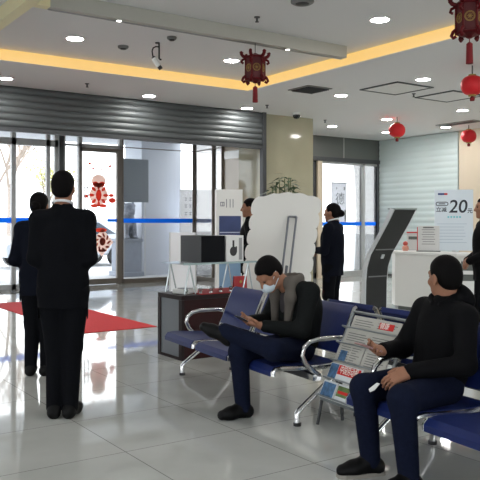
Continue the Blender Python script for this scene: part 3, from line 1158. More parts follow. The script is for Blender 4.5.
# ------------------------------------------------------------------ newspaper rack, stands in the gap between the two benches
rk = thing('newspaper_rack', 'sloping grey metal newspaper rack between the two navy benches', 'rack', bench_pt(1.91, 0), BENCH)
RACKM = mat('grey_rack_metal', (150, 156, 158), 0.35, 0.6)
LEGM = mat('dark_rack_leg', (56, 58, 60), 0.5)
RW = 0.575


def rack_pt(x, h, off=0.0):
    """h = 0 at the bottom of the sloping face, 1 at the top"""
    s = 0.17 + 0.28 * h
    z = 0.174 + 0.576 * h
    nx = Vector((0, -0.576, 0.28)).normalized() * off
    return Vector((x, s, z)) + nx


for x in (0, RW):
    MB().tube([rack_pt(x, 0), rack_pt(x, 1)], 0.011, 10).build('side_rail', RACKM, rk, smooth=True)
    lg = MB().tube([rack_pt(x, 0.05), (x, 0.14, 0.0)], 0.011, 8)
    lg.build('leg', LEGM, rk, smooth=True)
    MB().tube([rack_pt(x, 0.55), (x, 0.35, 0.0)], 0.011, 8).build('leg', LEGM, rk, smooth=True)
for h in (0.0, 1.0):
    MB().tube([rack_pt(0, h), rack_pt(RW, h)], 0.010, 10).build('cross_bar', RACKM, rk, smooth=True)
HS = [0.02, 0.22, 0.42, 0.62, 0.80]
for h in HS:
    b = MB().tube([rack_pt(0.0, h + 0.005, 0.05), rack_pt(RW, h + 0.005, 0.05)], 0.006, 8)
    b.tube([rack_pt(0.0, h, 0), rack_pt(0, h + 0.005, 0.05)], 0.006, 8).tube([rack_pt(RW, h, 0), rack_pt(RW, h + 0.005, 0.05)], 0.006, 8)
    b.build('holder_bar', RACKM, rk, smooth=True)
PAPER = mat('newsprint', (176, 174, 166), 0.85, noise=0.04, nscale=25)
INK = mat('grey_print', (112, 112, 110), 0.85)
INKR = mat('red_print', (196, 34, 30), 0.7)
PHOTOB = mat('blue_photo_print', (70, 104, 140), 0.6, noise=0.5, nscale=30)
PHOTOG = mat('green_photo_print', (92, 116, 66), 0.6, noise=0.5, nscale=25)
PAPERW = mat('white_glossy_paper', (214, 218, 220), 0.5)
TXW = mat('white_print', (240, 236, 228), 0.6)
RROT = Vector((0, 0.28, 0.576)).normalized()
RNRM = Vector((0, -0.576, 0.28)).normalized()


def rack_box(mb, x0, x1, h0, h1, off, th):
    """flat slab lying in the rack's slope (h counted in slope units)"""
    vs = []
    for d in (off, off + th):
        for x in (x0, x1):
            for h in (h0, h1):
                vs.append(rack_pt(x, h, d))
    return mb.add(vs, [(0, 1, 3, 2), (4, 6, 7, 5), (0, 4, 5, 1), (2, 3, 7, 6), (0, 2, 6, 4), (1, 5, 7, 3)])


def newspaper(label, x0, x1, h0, h1, off, style):
    base = bench_pt(1.91, 0)
    t = thing('newspaper', label, 'newspaper', base, BENCH, 'papers on the rack')
    pm = PAPERW if style in ('redhead', 'blue', 'green') else PAPER
    rack_box(MB(), x0, x1, h0, h1, off, 0.008).build('sheets', pm, t, bevel=0.002)
    o2 = off + 0.0082
    w = x1 - x0
    if style in ('text', 'redmark', 'photo'):
        ln_ = MB()
        hh = h1 - 0.05
        k = 0
        while hh > h0 + 0.03:
            rack_box(ln_, x0 + 0.03, x0 + 0.03 + w * (0.4 if k % 2 else 0.36), hh, hh + 0.008, o2, 0.0006)
            rack_box(ln_, x0 + w * 0.55, x1 - 0.03 - 0.02 * (k % 3), hh, hh + 0.008, o2, 0.0006)
            hh -= 0.026
            k += 1
        ln_.build('text_lines', INK, t)
    if style == 'redmark':
        rack_box(MB(), x0 + w * 0.58, x1 - 0.06, h1 - 0.1, h1 - 0.03, o2 + 0.0007, 0.0006).build('masthead', INKR, t)
        text_mesh('lettering', '健康', 0.045, TXW, t, basis((1, 0, 0), RROT, rack_pt(x0 + w * 0.69, h1 - 0.066, o2 + 0.0022)))
    if style == 'photo':
        rack_box(MB(), x0 + 0.04, x0 + w * 0.42, h0 + 0.03, h0 + 0.15, o2 + 0.0007, 0.0006).build('photo_print', PHOTOB, t)
    if style == 'redhead':
        rack_box(MB(), x0 + w * 0.28, x1 - 0.01, h0 + 0.07, h1 - 0.01, o2, 0.0008).build('masthead', INKR, t)
        text_mesh('lettering', '中国劳动报', 0.062, TXW, t, basis((1, 0, 0), RROT, rack_pt(x0 + w * 0.63, (h0 + h1) / 2 + 0.03, o2 + 0.0026)), width=w * 0.56)
        rack_box(MB(), x0 + 0.005, x0 + w * 0.27, h0, h1 - 0.01, o2, 0.0008).build('photo_print', PHOTOB, t)
    if style == 'blue':
        rack_box(MB(), x0 + 0.008, x1 - 0.008, h0 + 0.02, h1 - 0.02, o2, 0.0008).build('photo_print', PHOTOB, t)
    if style == 'green':
        rack_box(MB(), x0 + 0.008, x1 - 0.008, h0 + 0.06, h1 - 0.02, o2, 0.0008).build('photo_print', PHOTOG, t)
        rack_box(MB(), x0 + 0.02, x1 - 0.04, h0 + 0.09, h0 + 0.12, o2 + 0.001, 0.0006).build('headline', INKR, t)
    return t


newspaper('grey newspaper with a red masthead on the top tier of the rack', 0.05, 0.54, 0.80, 0.955, 0.012, 'redmark')
newspaper('plain grey newspaper hanging on the second tier of the rack', 0.03, 0.55, 0.62, 0.80, 0.016, 'text')
newspaper('newspaper with a small blue photo on the middle tier of the rack', 0.03, 0.3, 0.40, 0.64, 0.03, 'photo')
newspaper('closely printed newspaper on the right of the rack beside the man in black', 0.31, 0.55, 0.40, 0.62, 0.03, 'text')
newspaper('newspaper with a bright red title block low on the rack', 0.025, 0.36, 0.22, 0.40, 0.034, 'redhead')
newspaper('white folded paper beside the red-titled newspaper on the rack', 0.37, 0.55, 0.22, 0.38, 0.034, 'text')
newspaper('blue picture magazine on the lowest tier of the rack, left', 0.02, 0.17, 0.01, 0.2, 0.036, 'blue')
newspaper('magazine with a green and red cover on the lowest tier of the rack', 0.18, 0.4, 0.01, 0.2, 0.036, 'green')

# ------------------------------------------------------------------ desk with the acrylic stand
MAHOG = mat('mahogany', (44, 16, 16), 0.4, noise=0.15, nscale=6, spec=0.12)
DKWOOD = mat('dark_wood_edge', (34, 22, 22), 0.4, spec=0.15)
DGREY = mat('grey_end_panel', (112, 116, 122), 0.35)
dk = thing('desk', 'low dark red-brown desk with a grey end panel behind the far bench', 'desk', (3.63, 6.29, 0))
MB().span((0, 0, 0.6), (0.96, 0.5, 0.645)).build('top', DKWOOD, dk, bevel=0.004)
MB().span((0.03, 0.015, 0), (0.94, 0.04, 0.6)).build('front_panel', MAHOG, dk)
ep = MB().span((0.0, 0.0, 0), (0.03, 0.06, 0.6)).span((0, 0.44, 0), (0.03, 0.5, 0.6)).span((0.0, 0.06, 0), (0.03, 0.44, 0.03))
ep.build('end_frame', DKWOOD, dk)
MB().span((0.008, 0.06, 0.03), (0.026, 0.44, 0.6)).build('end_panel', DGREY, dk)
MB().span((0.93, 0.0, 0), (0.96, 0.5, 0.6)).build('side_panel', MAHOG, dk)
tag(MB().span((3.85, 6.28, 0.646), (4.57, 6.76, 0.652)).build('table_cloth', mat('dark_red_cloth', (150, 24, 30), 0.8)), 'dark red cloth covering the top of the desk', 'cloth')
DT = 0.652
st = thing('display_stand', 'clear acrylic display stand on the desk carrying the boxes', 'stand', (3.63, 6.29, DT))
ZS = 0.3
MB().span((0.03, 0.02, ZS), (0.93, 0.48, ZS + 0.012)).build('shelf', ACRYL, st)
MB().span((0.03, 0.012, ZS - 0.004), (0.93, 0.02, ZS + 0.016)).build('front_edge', mat('acrylic_edge', (150, 170, 170), 0.2), st)
for x, y in ((0.06, 0.05), (0.06, 0.44), (0.9, 0.05), (0.9, 0.44)):
    sgn = 1 if x < 0.5 else -1
    MB().tube([(x, y, 0.0), (x + 0.06 * sgn, y, ZS)], 0.008, 8).tube([(x + 0.13 * sgn, y, 0.0), (x + 0.06 * sgn, y, ZS)], 0.008, 8).build('leg', mat('acrylic_leg', (200, 210, 212), 0.15, 0.3), st, smooth=True)
ZB = DT + ZS + 0.012
BOXLIT = mat('door_lit_carton', (80, 80, 82), 0.5, spec=0.2)  # door light on the box end, put into its colour
NB = mat('black_carton', (12, 13, 18), 0.5, spec=0.1)
t = thing('gift_box', 'black carton on the acrylic stand, its end coloured as lit by the door', 'box', (3.87, 6.33, ZB))
MB().span((0.012, 0, 0), (0.3, 0.4, 0.275)).build('box_body', NB, t, bevel=0.003)
MB().span((0, 0.0, 0), (0.012, 0.4, 0.275)).build('box_end', BOXLIT, t)
t = thing('product_box', 'white product box with a dark picture beside the black carton', 'box', (4.185, 6.33, ZB))
MB().span((0, 0, 0), (0.22, 0.3, 0.275)).build('box_body', WHITE, t, bevel=0.003)
pp = MB().ell((0.09, -0.001, 0.11), (0.045, 0.002, 0.05)).box((0.09, -0.001, 0.185), (0.022, 0.003, 0.08)).box((0.125, -0.001, 0.13), (0.02, 0.003, 0.06))
pp.build('picture', BLACK, t)
MB().span((0.16, -0.002, 0.02), (0.2, 0.0, 0.25)).build('label_strip', mat('grey_print_strip', (150, 150, 150), 0.6), t)
t = thing('white_gadget', 'small white and grey device lying under the acrylic stand', 'device', (3.79, 6.5, DT - 0.006), 0.2)
MB().span((-0.09, -0.08, 0), (0.11, 0.1, 0.05)).build('body', WHITE, t, bevel=0.012)
MB().span((-0.05, -0.05, 0.05), (0.07, 0.06, 0.056)).build('screen', DGREY, t)
for i, (x, y) in enumerate(((3.72, 6.36), (3.9, 6.37), (4.02, 6.36), (4.15, 6.38), (4.27, 6.37))):
    t = thing('crystal_ball', ['leftmost small crystal ornament on the desk front edge', 'second small crystal ornament from the left on the desk', 'middle small crystal ornament of the row on the desk', 'fourth small crystal ornament from the left on the desk', 'crystal ornament nearest the red folded card on the desk'][i], 'ornament', (x, y, DT), 0, 'ornaments along the desk')
    MB().lathe([(0.02, 0), (0.014, 0.01), (0.012, 0.016)], n=12).build('base', CHROME, t, smooth=True)
    MB().ell((0, 0, 0.036), (0.022, 0.022, 0.022)).build('ball', glass('crystal', (0.8, 0.85, 0.85)), t, smooth=True)
t = thing('folded_card', 'red folded certificate card standing on the right of the desk', 'card', (4.43, 6.42, DT), -0.3)
MB().box((0, 0.0, 0.075), (0.14, 0.006, 0.15), Matrix.Rotation(-0.15, 3, 'X')).box((0, 0.06, 0.075), (0.14, 0.006, 0.15), Matrix.Rotation(0.25, 3, 'X')).build('cover', mat('red_card', (168, 20, 26), 0.5), t)
MB().ell((0, -0.005, 0.09), (0.015, 0.002, 0.015)).build('emblem', GOLD, t)

# ------------------------------------------------------------------ scallop-edged panel with its prop, seen from behind
PANW = mat('panel_back', (226, 224, 218), 0.7)
pl = thing('display_standee', 'large pale standing panel with scalloped edge, seen from behind with its prop', 'panel', plan(0.455, 8.3) + (0,), facing(0.1, -1) + PI)
W, Hh = 0.74, 1.71
pts = []
nsc = 9
for k in range(nsc):          # left edge, bulging scallops
    z0 = 0.12 + (Hh - 0.2) * k / nsc
    for q in range(6):
        a = PI * q / 6
        dz = (Hh - 0.2) / nsc
        zz = z0 + dz * (1 - math.cos(a)) / 2
        pts.append((-W / 2 - 0.035 * math.sin(a), zz))
pts.append((-W / 2, Hh - 0.06))
for q in range(13):
    x = -W / 2 + 0.03 + (W - 0.06) * q / 12
    pts.append((x, Hh - 0.05 + 0.055 * math.sin(PI * q / 12) + 0.008 * math.cos(q * 2.2)))
for k in range(nsc):
    z1 = Hh - 0.07 - (Hh - 0.2) * k / nsc
    for q in range(6):
        a = PI * q / 6
        dz = (Hh - 0.2) / nsc
        pts.append((W / 2 + 0.03 * math.sin(a), z1 - dz * (1 - math.cos(a)) / 2))
pts.append((W / 2 - 0.05, 0.0))
pts.append((-W / 2 + 0.05, 0.0))
pts = [(x + 0.14 * (z - 1.0), z) for x, z in pts]
MB().prism(pts, lambda a, b_, d: (a, d, b_), 0.0, 0.03).build('panel', PANW, pl)
PROP = mat('grey_prop', (112, 114, 120), 0.45, 0.3)
pr_ = MB()
A, B_ = Vector((0.14, -0.025, 1.44)), Vector((-0.1, -0.42, 0.0))
for dx in (-0.045, 0.045):
    pr_.tube([A + Vector((dx, 0, 0)), B_ + Vector((dx, 0, 0.012))], 0.012, 8)
pr_.tube([A + Vector((-0.045, 0, 0)), A + Vector((0.045, 0, 0))], 0.012, 8)
pr_.build('prop_leg', PROP, pl)
MB().tube([A * 0.62 + B_ * 0.38 + Vector((0.0, 0.0, 0)), B_ + Vector((0, 0, 0.012))], 0.016, 8).build('prop_slider', mat('dark_prop', (84, 86, 92), 0.45, 0.3), pl)
MB().box((-0.04, -0.2, 0.62), (0.012, 0.4, 0.012)).build('prop_stay', PROP, pl)

# ------------------------------------------------------------------ potted plant behind the panel
pt_ = thing('potted_plant', 'tall leafy palm in a pot whose top shows above the pale panel', 'plant', plan(0.62, 10.3) + (0,))
MB().lathe([(0.13, 0), (0.17, 0.25), (0.19, 0.42), (0.17, 0.42)]).build('pot', mat('white_pot', (214, 214, 210), 0.3), pt_, smooth=True)
r3 = random.Random(11)
stm, lf = MB(), MB()
for i in range(11):
    a = i * 2.4
    top = Vector((0.16 * math.cos(a) * r3.uniform(.4, 1.2), 0.16 * math.sin(a) * r3.uniform(.4, 1.2), r3.uniform(1.7, 2.0)))
    b0 = Vector((0.04 * math.cos(a), 0.04 * math.sin(a), 0.4))
    stm.tube([b0, b0 * 0.5 + top * 0.5 + Vector((0, 0, 0.1)), top], 0.007, 6)
    for q in range(7):
        w = a + (q - 3) * 0.8
        d = Vector((math.cos(w), math.sin(w), r3.uniform(-0.15, 0.45))).normalized() * r3.uniform(0.16, 0.27)
        s_ = d.cross(Vector((0, 0, 1))).normalized() * 0.026
        c = top + Vector((0, 0, -0.03 * q))
        lf.add([c, c + d * 0.4 + s_ + Vector((0, 0, .015)), c + d + Vector((0, 0, -0.04)), c + d * 0.4 - s_ + Vector((0, 0, .015))], [(0, 1, 2, 3)])
stm.build('stem', mat('green_stem', (90, 104, 64), 0.6), pt_)
lf.build('foliage', mat('green_leaf', (50, 78, 46), 0.5), pt_)

# ------------------------------------------------------------------ white pylon with navy poster, white A-board
py = thing('display_pylon', 'white display pylon with a navy poster behind the desk', 'display', plan(-0.17, 12.1) + (0,), facing(0.25, -1) + PI)
MB().span((-0.22, 0, 0), (0.22, 0.16, 1.92)).build('body', WHITE, py, bevel=0.004)
NAVYP = mat('navy_poster', (52, 66, 110), 0.5, noise=0.12, nscale=6)
MB().span((-0.18, -0.003, 0.95), (0.19, 0.0, 1.48)).build('poster', NAVYP, py)
MB().span((-0.18, -0.003, 0.05), (0.19, 0.0, 0.9)).build('lower_poster', mat('pale_blue_poster', (120, 150, 180), 0.5), py)
s = MB()
s.span((-0.17, -0.005, 1.2), (0.18, -0.003, 1.215)); s.span((-0.16, -0.005, 1.1), (-0.06, -0.003, 1.15)); s.span((-0.02, -0.005, 1.105), (0.08, -0.003, 1.14)); s.span((-0.17, -0.005, 1.03), (0.15, -0.003, 1.04)); s.span((0.13, -0.005, 1.06), (0.16, -0.003, 1.15))
s.build('poster_lines', mat('pale_print', (190, 200, 215), 0.6), py)
s = MB()
for x in (-0.06, 0.0, 0.05):
    s.span((x, -0.003, 1.62), (x + 0.012, 0, 1.76))
for x, z, w, h in ((-0.16, 1.64, .07, .012), (-0.16, 1.7, .07, .012), (-0.16, 1.64, .012, .07), (-0.125, 1.64, .01, .07), (-.102, 1.64, .012, .07)):
    s.span((x, -0.003, z), (x + w, 0, z + h))
s.build('heading_marks', mat('grey_heading', (120, 122, 130), 0.6), py)

ab = thing('sandwich_board', 'white folding sandwich board behind the acrylic stand', 'sign board', plan(-0.98, 12.5) + (0,), facing(0.1, -1) + PI)
MB().box((0, 0.0, 0.6), (0.42, 0.02, 1.2), Matrix.Rotation(-0.12, 3, 'X')).build('front_board', mat('white_board', (232, 234, 238), 0.5), ab)
MB().box((0, 0.3, 0.6), (0.42, 0.02, 1.2), Matrix.Rotation(0.12, 3, 'X')).build('rear_board', mat('white_board', (232, 234, 238), 0.5), ab)
f = MB()
for x in (-0.22, 0.22):
    f.tube([(x, -0.075, 0.0), (x, 0.07, 1.2)], 0.012, 8)
f.build('frame', ALU, ab)

# ------------------------------------------------------------------ kiosk, counter, signs on the right
ks = thing('service_kiosk', 'dark leaning self-service kiosk with a white curved side', 'kiosk', plan(1.81, 10.0) + (0,), 0.0)
KD = mat('kiosk_dark', (44, 46, 47), 0.4)
KW = mat('kiosk_white', (206, 210, 212), 0.35)
cl = [(0.15, 0.0), (0.15, 0.3), (0.145, 0.55), (0.12, 0.75), (0.05, 0.93), (-0.1, 1.13), (-0.27, 1.36), (-0.39, 1.54)]


def ks_outline(front, back):
    return [(a - front, z) for a, z in cl] + [(a + back, z + (0.02 if i == len(cl) - 1 else 0)) for i, (a, z) in reversed(list(enumerate(cl)))]


wk = 0.42
MB().prism(ks_outline(0.02, 0.045), lambda a, b_, d: (d, a, b_), -0.012, 0.012).build('side_panel', KW, ks, smooth=True)
MB().prism(ks_outline(0.02, 0.045), lambda a, b_, d: (d, a, b_), wk - 0.02, wk).build('side_panel', KW, ks, smooth=True)
MB().prism(ks_outline(0.028, 0.035), lambda a, b_, d: (d, a, b_), 0.012, wk - 0.02).build('body', KD, ks, smooth=True)
MB().box((wk / 2, -0.41 + 0.05, 1.555), (wk, 0.14, 0.02)).build('top_cap', mat('kiosk_cap', (150, 162, 160), 0.4), ks)
MB().box((wk / 2 + 0.0, -0.035, 1.0), (wk - 0.06, 0.02, 0.015)).build('joint_line', mat('kiosk_line', (120, 122, 124), 0.4), ks)
MB().box((wk / 2, 0.107, 0.62), (wk - 0.06, 0.02, 0.015)).build('joint_line', mat('kiosk_line', (120, 122, 124), 0.4), ks)
MB().box((wk / 2 + 0.02, 0.028, 0.9), (0.05, 0.012, 0.06), Matrix.Rotation(0.45, 3, 'X')).build('sticker', KW, ks)

cw = mat('counter_white', (226, 226, 222), 0.35)
ct = thing('service_counter', 'white service counter behind the dark kiosk', 'counter', (8.6, 6.95, 0))
pts = [(0.0, 0.0), (0.0, 1.2), (0.12, 1.38), (0.5, 1.41), (0.5, 0.0)]
MB().prism(pts, lambda a, b_, d: (a, b_, d), 0.06, 0.88).build('body', cw, ct)
MB().prism([(-0.03, -0.03), (-0.03, 1.22), (0.1, 1.42), (0.53, 1.44), (0.53, -0.03)], lambda a, b_, d: (a, b_, d), 0.88, 0.92).build('top', WHITE, ct, bevel=0.005)
MB().prism([(0.04, 0.03), (0.04, 1.17), (0.14, 1.33), (0.47, 1.36), (0.47, 0.03)], lambda a, b_, d: (a, b_, d), 0.0, 0.06).build('plinth', GREYPANEL, ct)

def hor(x0, y0):
    return plan(x0, y0)


# standing price poster behind the counter
u, v = plan(3.44, 11.75)
ps = thing('price_poster', 'standing white poster reading 20 behind the white counter', 'poster', (u, v, 0), facing(-0.15, -1) + PI)
MB().box((0, 0.0, 1.41), (0.6, 0.03, 0.98)).build('poster_board', mat('poster_pale', (214, 224, 232), 0.5), ps)
MB().box((0, 0.018, 0.46), (0.06, 0.03, 0.92)).box((0, 0.018, 0.012), (0.4, 0.3, 0.024)).build('stand', ALU, ps)
INKD = mat('poster_ink', (32, 36, 48), 0.6)
BLUEI = mat('poster_blue_ink', (40, 60, 120), 0.6)
Z0 = 1.41


def ptx(s, size, x, z, m, name='lettering', **kw):
    text_mesh(name, s, size, m, ps, basis((1, 0, 0), (0, 0, 1), (x, -0.0165, z)), **kw)


ptx('20', 0.29, 0.06, Z0 + 0.21, INKD, width=0.29, shear=0.12, bold=0.003)
ptx('立减', 0.085, -0.195, Z0 + 0.165, INKD, bold=0.001)
ptx('元', 0.085, 0.25, Z0 + 0.145, INKD, bold=0.002)
fr = MB()
ring = [(-0.185 + sx * 0.065 + 0.028 * math.cos(a), Z0 + 0.262 + 0.028 * math.sin(a)) for sx, a0 in ((1, -PI / 2), (-1, PI / 2)) for a in [a0 + q * PI / 8 for q in range(9)]]
fr.tube([(x, -0.017, z) for x, z in ring], 0.006, 6, closed=True)
fr.box((-0.185, -0.0165, Z0 + 0.262), (0.1, 0.002, 0.014))
fr.build('caption_frame', INKD, ps)
MB().box((-0.2, -0.0165, Z0 + 0.42), (0.1, 0.002, 0.03)).build('logo_bar', BLUEI, ps)
MB().box((-0.125, -0.0165, Z0 + 0.42), (0.05, 0.002, 0.03)).build('logo_bar', INKR, ps)
s = MB()
for q in range(5):
    s.box((-0.085 + q * 0.045, -0.0165, Z0 + 0.05), (0.03, 0.002, 0.028))
s.build('caption_line', mat('teal_print', (120, 196, 206), 0.6), ps)
s = MB()
for q in range(7):
    s.box((-0.03 - 0.02 * (q % 2), -0.0165, Z0 - 0.06 - q * 0.05), (0.46 - 0.04 * (q % 3), 0.002, 0.008))
s.build('text_lines', mat('faint_print', (176, 192, 206), 0.6), ps)

# signs on the counter top
u, v = plan(2.93, 11.35)
t = thing('counter_sign', 'small white notice sign standing on the counter left of the big poster', 'sign', (u, v, 0.92), facing(-0.3, -1) + PI)
MB().box((0, 0, 0.2), (0.33, 0.06, 0.4)).build('board', mat('sign_pale', (206, 206, 204), 0.5), t, bevel=0.004)
MB().box((0, 0.0, 0.008), (0.36, 0.14, 0.016)).build('base', GREYPANEL, t)
s = MB()
for q in range(7):
    s.box((0.0, -0.031, 0.34 - q * 0.037), (0.2 - 0.03 * (q % 2), 0.002, 0.008))
s.box((0, -0.031, 0.375), (0.16, 0.002, 0.02))
s.build('text_lines', INK, t)
MB().box((-0.165, 0, 0.2), (0.012, 0.062, 0.36)).build('edge_strip', INKR, t)
u, v = plan(2.82, 11.9)
t = thing('leaflet_holder', 'small leaflet holder with red edge on the counter beside the kiosk', 'holder', (u, v, 0.92), facing(-0.3, -1) + PI)
MB().box((0, 0, 0.15), (0.2, 0.03, 0.3)).build('leaflet', mat('sign_pale', (206, 206, 204), 0.5), t)
MB().box((0, 0.0, 0.01), (0.22, 0.12, 0.02)).build('base', ALU, t)
MB().box((0.0, -0.017, 0.2), (0.14, 0.004, 0.05)).build('picture', GREYPANEL, t)
MB().box((0, -0.017, 0.29), (0.2, 0.004, 0.02)).build('red_edge', INKR, t)
u, v = plan(2.64, 11.65)
t = thing('pink_figurine', 'small pink ornament on the counter top against the kiosk edge', 'ornament', (u, v, 0.92))
MB().lathe([(0.04, 0), (0.055, 0.03), (0.05, 0.07), (0.02, 0.09)], n=16).build('body', mat('pink_ceramic', (214, 150, 130), 0.4), t, smooth=True)
MB().ell((0, 0, 0.115), (0.04, 0.04, 0.04)).build('head', mat('red_ceramic', (180, 70, 60), 0.4), t, smooth=True)

# low cabinet with white shelves right of the counter
u, v = plan(3.06, 9.9)
t = thing('shelf_cabinet', 'dark low cabinet with white shelf edges right of the counter', 'cabinet', (u, v, 0), facing(-0.3, -1) + PI)
MB().span((-0.06, 0.0, 0), (0.5, 0.3, 0.84)).build('body', GREYPANEL, t)
MB().span((-0.06, -0.03, 0.67), (0.5, 0.0, 0.72)).build('shelf_edge', WHITE, t)
MB().span((-0.04, -0.02, 0.4), (0.2, 0.0, 0.58)).build('drawer_front', WHITE, t)

# calligraphy banner hanging behind the right door
bn_ = thing('calligraphy_banner', 'white calligraphy banner with a black character seen through the side door', 'banner', (12.83, 14.1, 0))
MB().span((-0.25, -0.01, 1.35), (0.25, 0.01, 2.38)).build('cloth', film('banner_cloth', (226, 226, 230), 0.7), bn_)
MB().tube([(-0.27, 0, 2.39), (0.27, 0, 2.39)], 0.014, 8).build('top_rod', BLACK, bn_)
MB().tube([(0, 0.02, 2.39), (0, 0.02, 3.6)], 0.004, 6).build('cord', BLACK, bn_)
text_mesh('lettering', '德', 0.33, BLACK, bn_, basis((1, 0, 0), (0, 0, 1), (0.02, -0.012, 1.96)))
MB().box((0.17, -0.011, 2.25), (0.05, 0.002, 0.09)).box((-0.1, -0.011, 2.25), (0.03, 0.002, 0.05)).box((0.2, -0.011, 1.55), (0.06, 0.002, 0.3)).build('small_marks', INK, bn_)
struct(MB().span((9.76, 14.0, 3.5), (14.2, 15.0, 3.6)).build('roof_canopy', PORT))

# ------------------------------------------------------------------ people
SKIN = mat('skin', (148, 104, 81), 0.55, spec=0.3)
HAIR = mat('black_hair', (12, 10, 10), 0.7, spec=0.08)
SUIT = mat('black_suit', (11, 12, 16), 0.85, spec=0.08, noise=0.1, nscale=60)
NAVYS = mat('navy_suit', (13, 16, 26), 0.85, spec=0.08, noise=0.1, nscale=60)
BLKJ = mat('black_jacket', (13, 13, 15), 0.8, spec=0.08, noise=0.12, nscale=40)
DKJ = mat('dark_grey_jacket', (22, 24, 24), 0.8, spec=0.08, noise=0.12, nscale=40)
JEANS = mat('dark_blue_jeans', (19, 24, 42), 0.9, spec=0.08, noise=0.15, nscale=50)
SHOEB = mat('black_shoe', (11, 11, 12), 0.5, spec=0.15)
SHIRT = mat('white_shirt', (225, 226, 228), 0.7)
TAUPE = mat('taupe_lining', (86, 80, 74), 0.9)
MASK = mat('pale_blue_mask', (196, 208, 216), 0.7)
EYE = mat('dark_eye', (24, 18, 16), 0.2)
V3 = Vector


def limb(s, a, b_, ra, rb, k=0.03):
    s.cone(a, b_, ra, rb, k)


def hand(S, w, f, n, thumb, curl, sc_=1.0):
    """palm, four unequal jointed fingers and a thumb; w wrist, f finger direction, n palm normal, thumb = sideways direction"""
    f = V3(f).normalized()
    n = (V3(n) - f * V3(n).dot(f)).normalized()
    sd = f.cross(n)
    if sd.dot(V3(thumb)) < 0:
        sd = -sd
    w = V3(w)
    R = np.array([[sd[i], f[i], n[i]] for i in range(3)])
    S.cone(w - f * 0.02, w + f * 0.03, 0.027 * sc_, 0.026 * sc_, 0.02)
    S.box(w + f * 0.055 * sc_, (0.038 * sc_, 0.045 * sc_, 0.014 * sc_), R, 0.012, 0.02)
    for off, L in ((0.030, 0.068), (0.010, 0.077), (-0.011, 0.071), (-0.031, 0.055)):
        p = w + f * 0.093 * sc_ + sd * off * sc_
        d = (f + sd * off * 2.2).normalized()
        a = curl * 0.6
        S.cone(w + f * 0.07 * sc_ + sd * off * 0.9 * sc_, p, 0.0105 * sc_, 0.0095 * sc_, 0.008)
        for q, frac in enumerate((0.45, 0.31, 0.24)):
            dd = d * math.cos(a) + n * math.sin(a)
            e = p + dd * L * frac * sc_
            S.cone(p, e, 0.0092 * sc_ - 0.0008 * q, 0.0084 * sc_ - 0.0008 * q, 0.003)
            p = e
            a += curl
    p0 = w + f * 0.025 * sc_ + sd * 0.03 * sc_
    p1 = p0 + (f * 0.7 + sd * 0.75 + n * 0.35).normalized() * 0.042 * sc_
    p2 = p1 + (f * 0.95 + sd * 0.2 + n * 0.5 * (0.3 + curl)).normalized() * 0.034 * sc_
    S.cone(p0, p1, 0.014 * sc_, 0.0115 * sc_, 0.012)
    S.cone(p1, p2, 0.0112 * sc_, 0.009 * sc_, 0.004)


